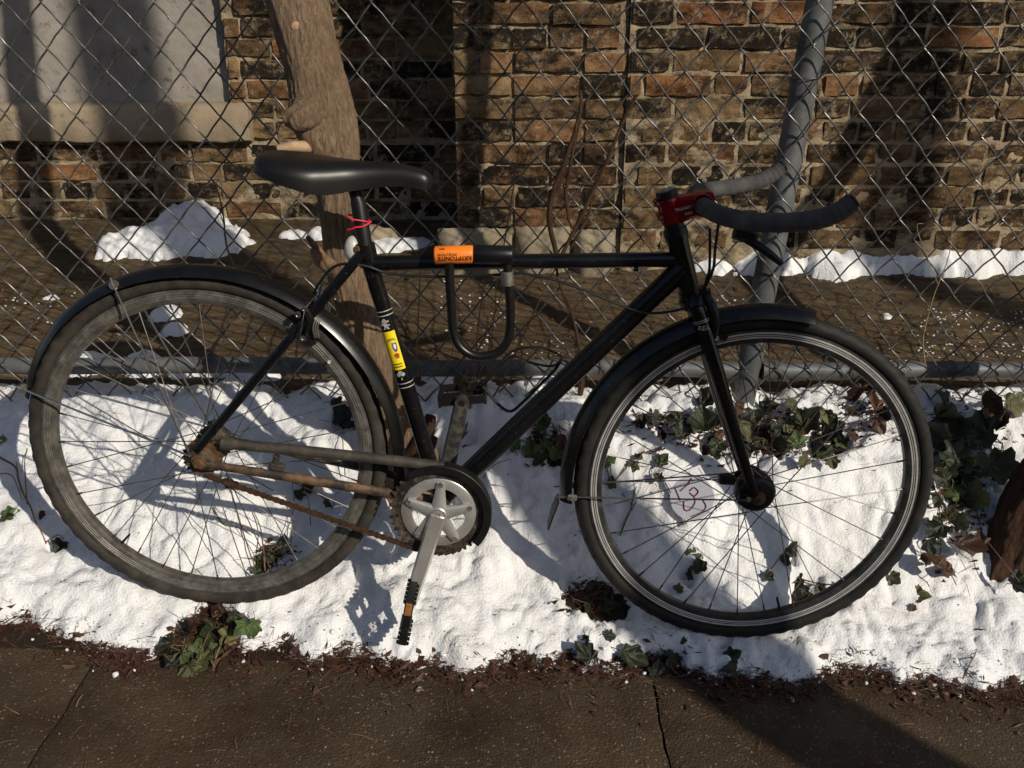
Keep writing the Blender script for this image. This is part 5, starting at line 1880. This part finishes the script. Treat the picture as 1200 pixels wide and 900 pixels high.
# ------------------------------------------------------------------ leaf litter, stalks, grit, snow crumbs
def flake(m, p, s, ln, mi=0):
    a = rnd(0, 6.28)
    d = V((math.cos(a), math.sin(a)*.8, rnd(-.25, .45))).normalized()
    sd2 = d.cross(V((rnd(-.4, .4), rnd(-.4, .4), 1))).normalized()
    up = d.cross(sd2)
    b = [p-d*ln*.5, p+sd2*s*.5+up*rnd(0, s*.5), p+d*ln*.5+up*rnd(-.2, .6)*s, p-sd2*s*.5+up*rnd(0, s*.5)]
    m.add(b, [(0, 1, 2), (0, 2, 3)], mi)
m = MB()
for _ in range(9000):
    px = rnd(-150, 1350)
    x = (px-600)/FPX*1.85
    e = pl(EDGE, x)
    y = e-abs(random.gauss(0, .028))*(1.0 if random.random() < .88 else 2.6)+.022
    dens = .5+.5*noise.noise(V((x*5, 3, 0)))
    if random.random() > .35+.8*dens:
        continue
    z = max(walk_z(x)+.002, soil(x, y), soil(x, y)+snow_t(x, y)*.9 if random.random() < .1 else -9)
    h = rnd(0, .013)*math.exp(-max(0, e-y)/.03)
    if random.random() < .42:
        flake(m, V((x, y, z+h+.002)), rnd(.002, .005) if random.random() < .6 else rnd(.008, .022), rnd(.006, .034), random.choice((0, 0, 0, 1)))
    else:
        flake(m, V((x, y, z+h+.003)), rnd(.0008, .0018), rnd(.02, .055), random.choice((0, 0, 2)) if random.random() < .4 else 0)
mlit = [M['litter'], M['leaf_brown'], M['twig']]
tag(m.build('leaf_litter', mlit, None, 0), 'damp red brown leaf litter along the edge of the pavement', 'leaf litter', kind='stuff')
m = MB()
for _ in range(40):
    x = rnd(-1.1, 1.1); y = rnd(1.15, 1.50)
    a = rnd(0, 6.28); L = rnd(.015, .05)
    p = V((x, y, walk_z(x)+.003)); d = V((math.cos(a), math.sin(a), -.055*math.cos(a)))*L
    m.tube(spl([p-d*.5, p+V((rnd(-.0015, .0015), rnd(-.0015, .0015), .002)), p+d*.5], 3), rnd(.0004, .0008), 4, mi=random.choice((0, 0, 0, 0, 0, 1)))
tag(m.build('dry_stalks', [M['twig'], M['litter_pale']], None, 60), 'thin dry stalks scattered over the pavement', 'stalks', kind='stuff')
m = MB()
for _ in range(350):
    x = rnd(-1.3, 1.3); y = rnd(1.0, 1.5)
    m.ball(V((x, y, walk_z(x)+.0008)), rnd(.0009, .0024), 5, 3, (1.2, 1, .8), nz=.2)
tag(m.build('grit', M['grit'], None, 60), 'fine pale grit in the pavement surface', 'grit', kind='stuff')
m = MB()
for _ in range(420):
    px = rnd(-150, 1350)
    x = (px-600)/FPX*1.85
    e = pl(EDGE, x)
    y = e+random.gauss(.008, .020)
    r_ = rnd(.0012, .0042)*(1 if random.random() < .93 else 1.9)
    m.ball(V((x, y, max(walk_z(x), gz(x, y))+r_*.3)), r_, 7, 5, (1, 1, .9), nz=.5)
tag(m.build('snow_crumbs', M['snow'], None, 180), 'crumbs of snow along the ragged snow edge', 'snow', kind='stuff')
m = MB()
for _ in range(260):
    px, py = rnd(-40, 1240), rnd(470, 740)
    q = gp(px, py)
    flake(m, q+V((0, 0, .002)), rnd(.002, .006), rnd(.004, .012), random.choice((0, 1, 2)))
for _ in range(420):
    px = rnd(-60, 1260)
    x = (px-600)/FPX*1.85
    y = pl(EDGE, x)+abs(random.gauss(0, .05))
    flake(m, V((x, y, gz(x, y)+.0015)), rnd(.0012, .004), rnd(.002, .009), random.choice((0, 0, 1, 2)))
tag(m.build('debris', mlit, None, 0), 'tiny dark plant crumbs sprinkled over the snow', 'plant debris', kind='stuff')

# dead leaves and stalks in the bare hollows along the fence foot
m = MB()
for (hx, hy, sx, sy, n_) in ((890, 508, 95, 22, 1100), (1125, 560, 40, 75, 650), (1020, 480, 40, 16, 120), (690, 700, 26, 16, 160), (640, 520, 26, 20, 140), (320, 650, 22, 12, 80), (480, 555, 30, 14, 100), (770, 495, 40, 10, 120), (240, 755, 40, 26, 240)):
    for _ in range(n_):
        q = gp(random.gauss(hx, sx*.6), random.gauss(hy, sy*.6))
        if random.random() < .55:
            flake(m, q+V((0, -.002, rnd(.001, .012))), rnd(.006, .018), rnd(.010, .030), random.choice((0, 1, 1)))
        else:
            flake(m, q+V((0, -.003, rnd(.002, .020))), rnd(.0010, .0022), rnd(.03, .08), random.choice((0, 2, 2)))
tag(m.build('dead_undergrowth', mlit, None, 0), 'matted dead leaves and stalks in the thawed hollows under the ivy', 'dead leaves', kind='stuff')
# fallen leaves and twigs on the earth behind the fence
m = MB()
for _ in range(1500):
    x, y = rnd(-1.7, 1.7), rnd(2.18, 3.0)
    z = yard(x, y)[0]
    if random.random() < .5:
        flake(m, V((x, y, z+.003)), rnd(.004, .016), rnd(.010, .034), random.choice((0, 1, 2)))
    else:
        flake(m, V((x, y, z+.004)), rnd(.0008, .002), rnd(.03, .10), random.choice((1, 2, 2)))
tag(m.build('yard_litter', mlit, None, 0), 'scattered dead leaves and stalks on the brown earth behind the fence', 'leaf litter', kind='stuff')
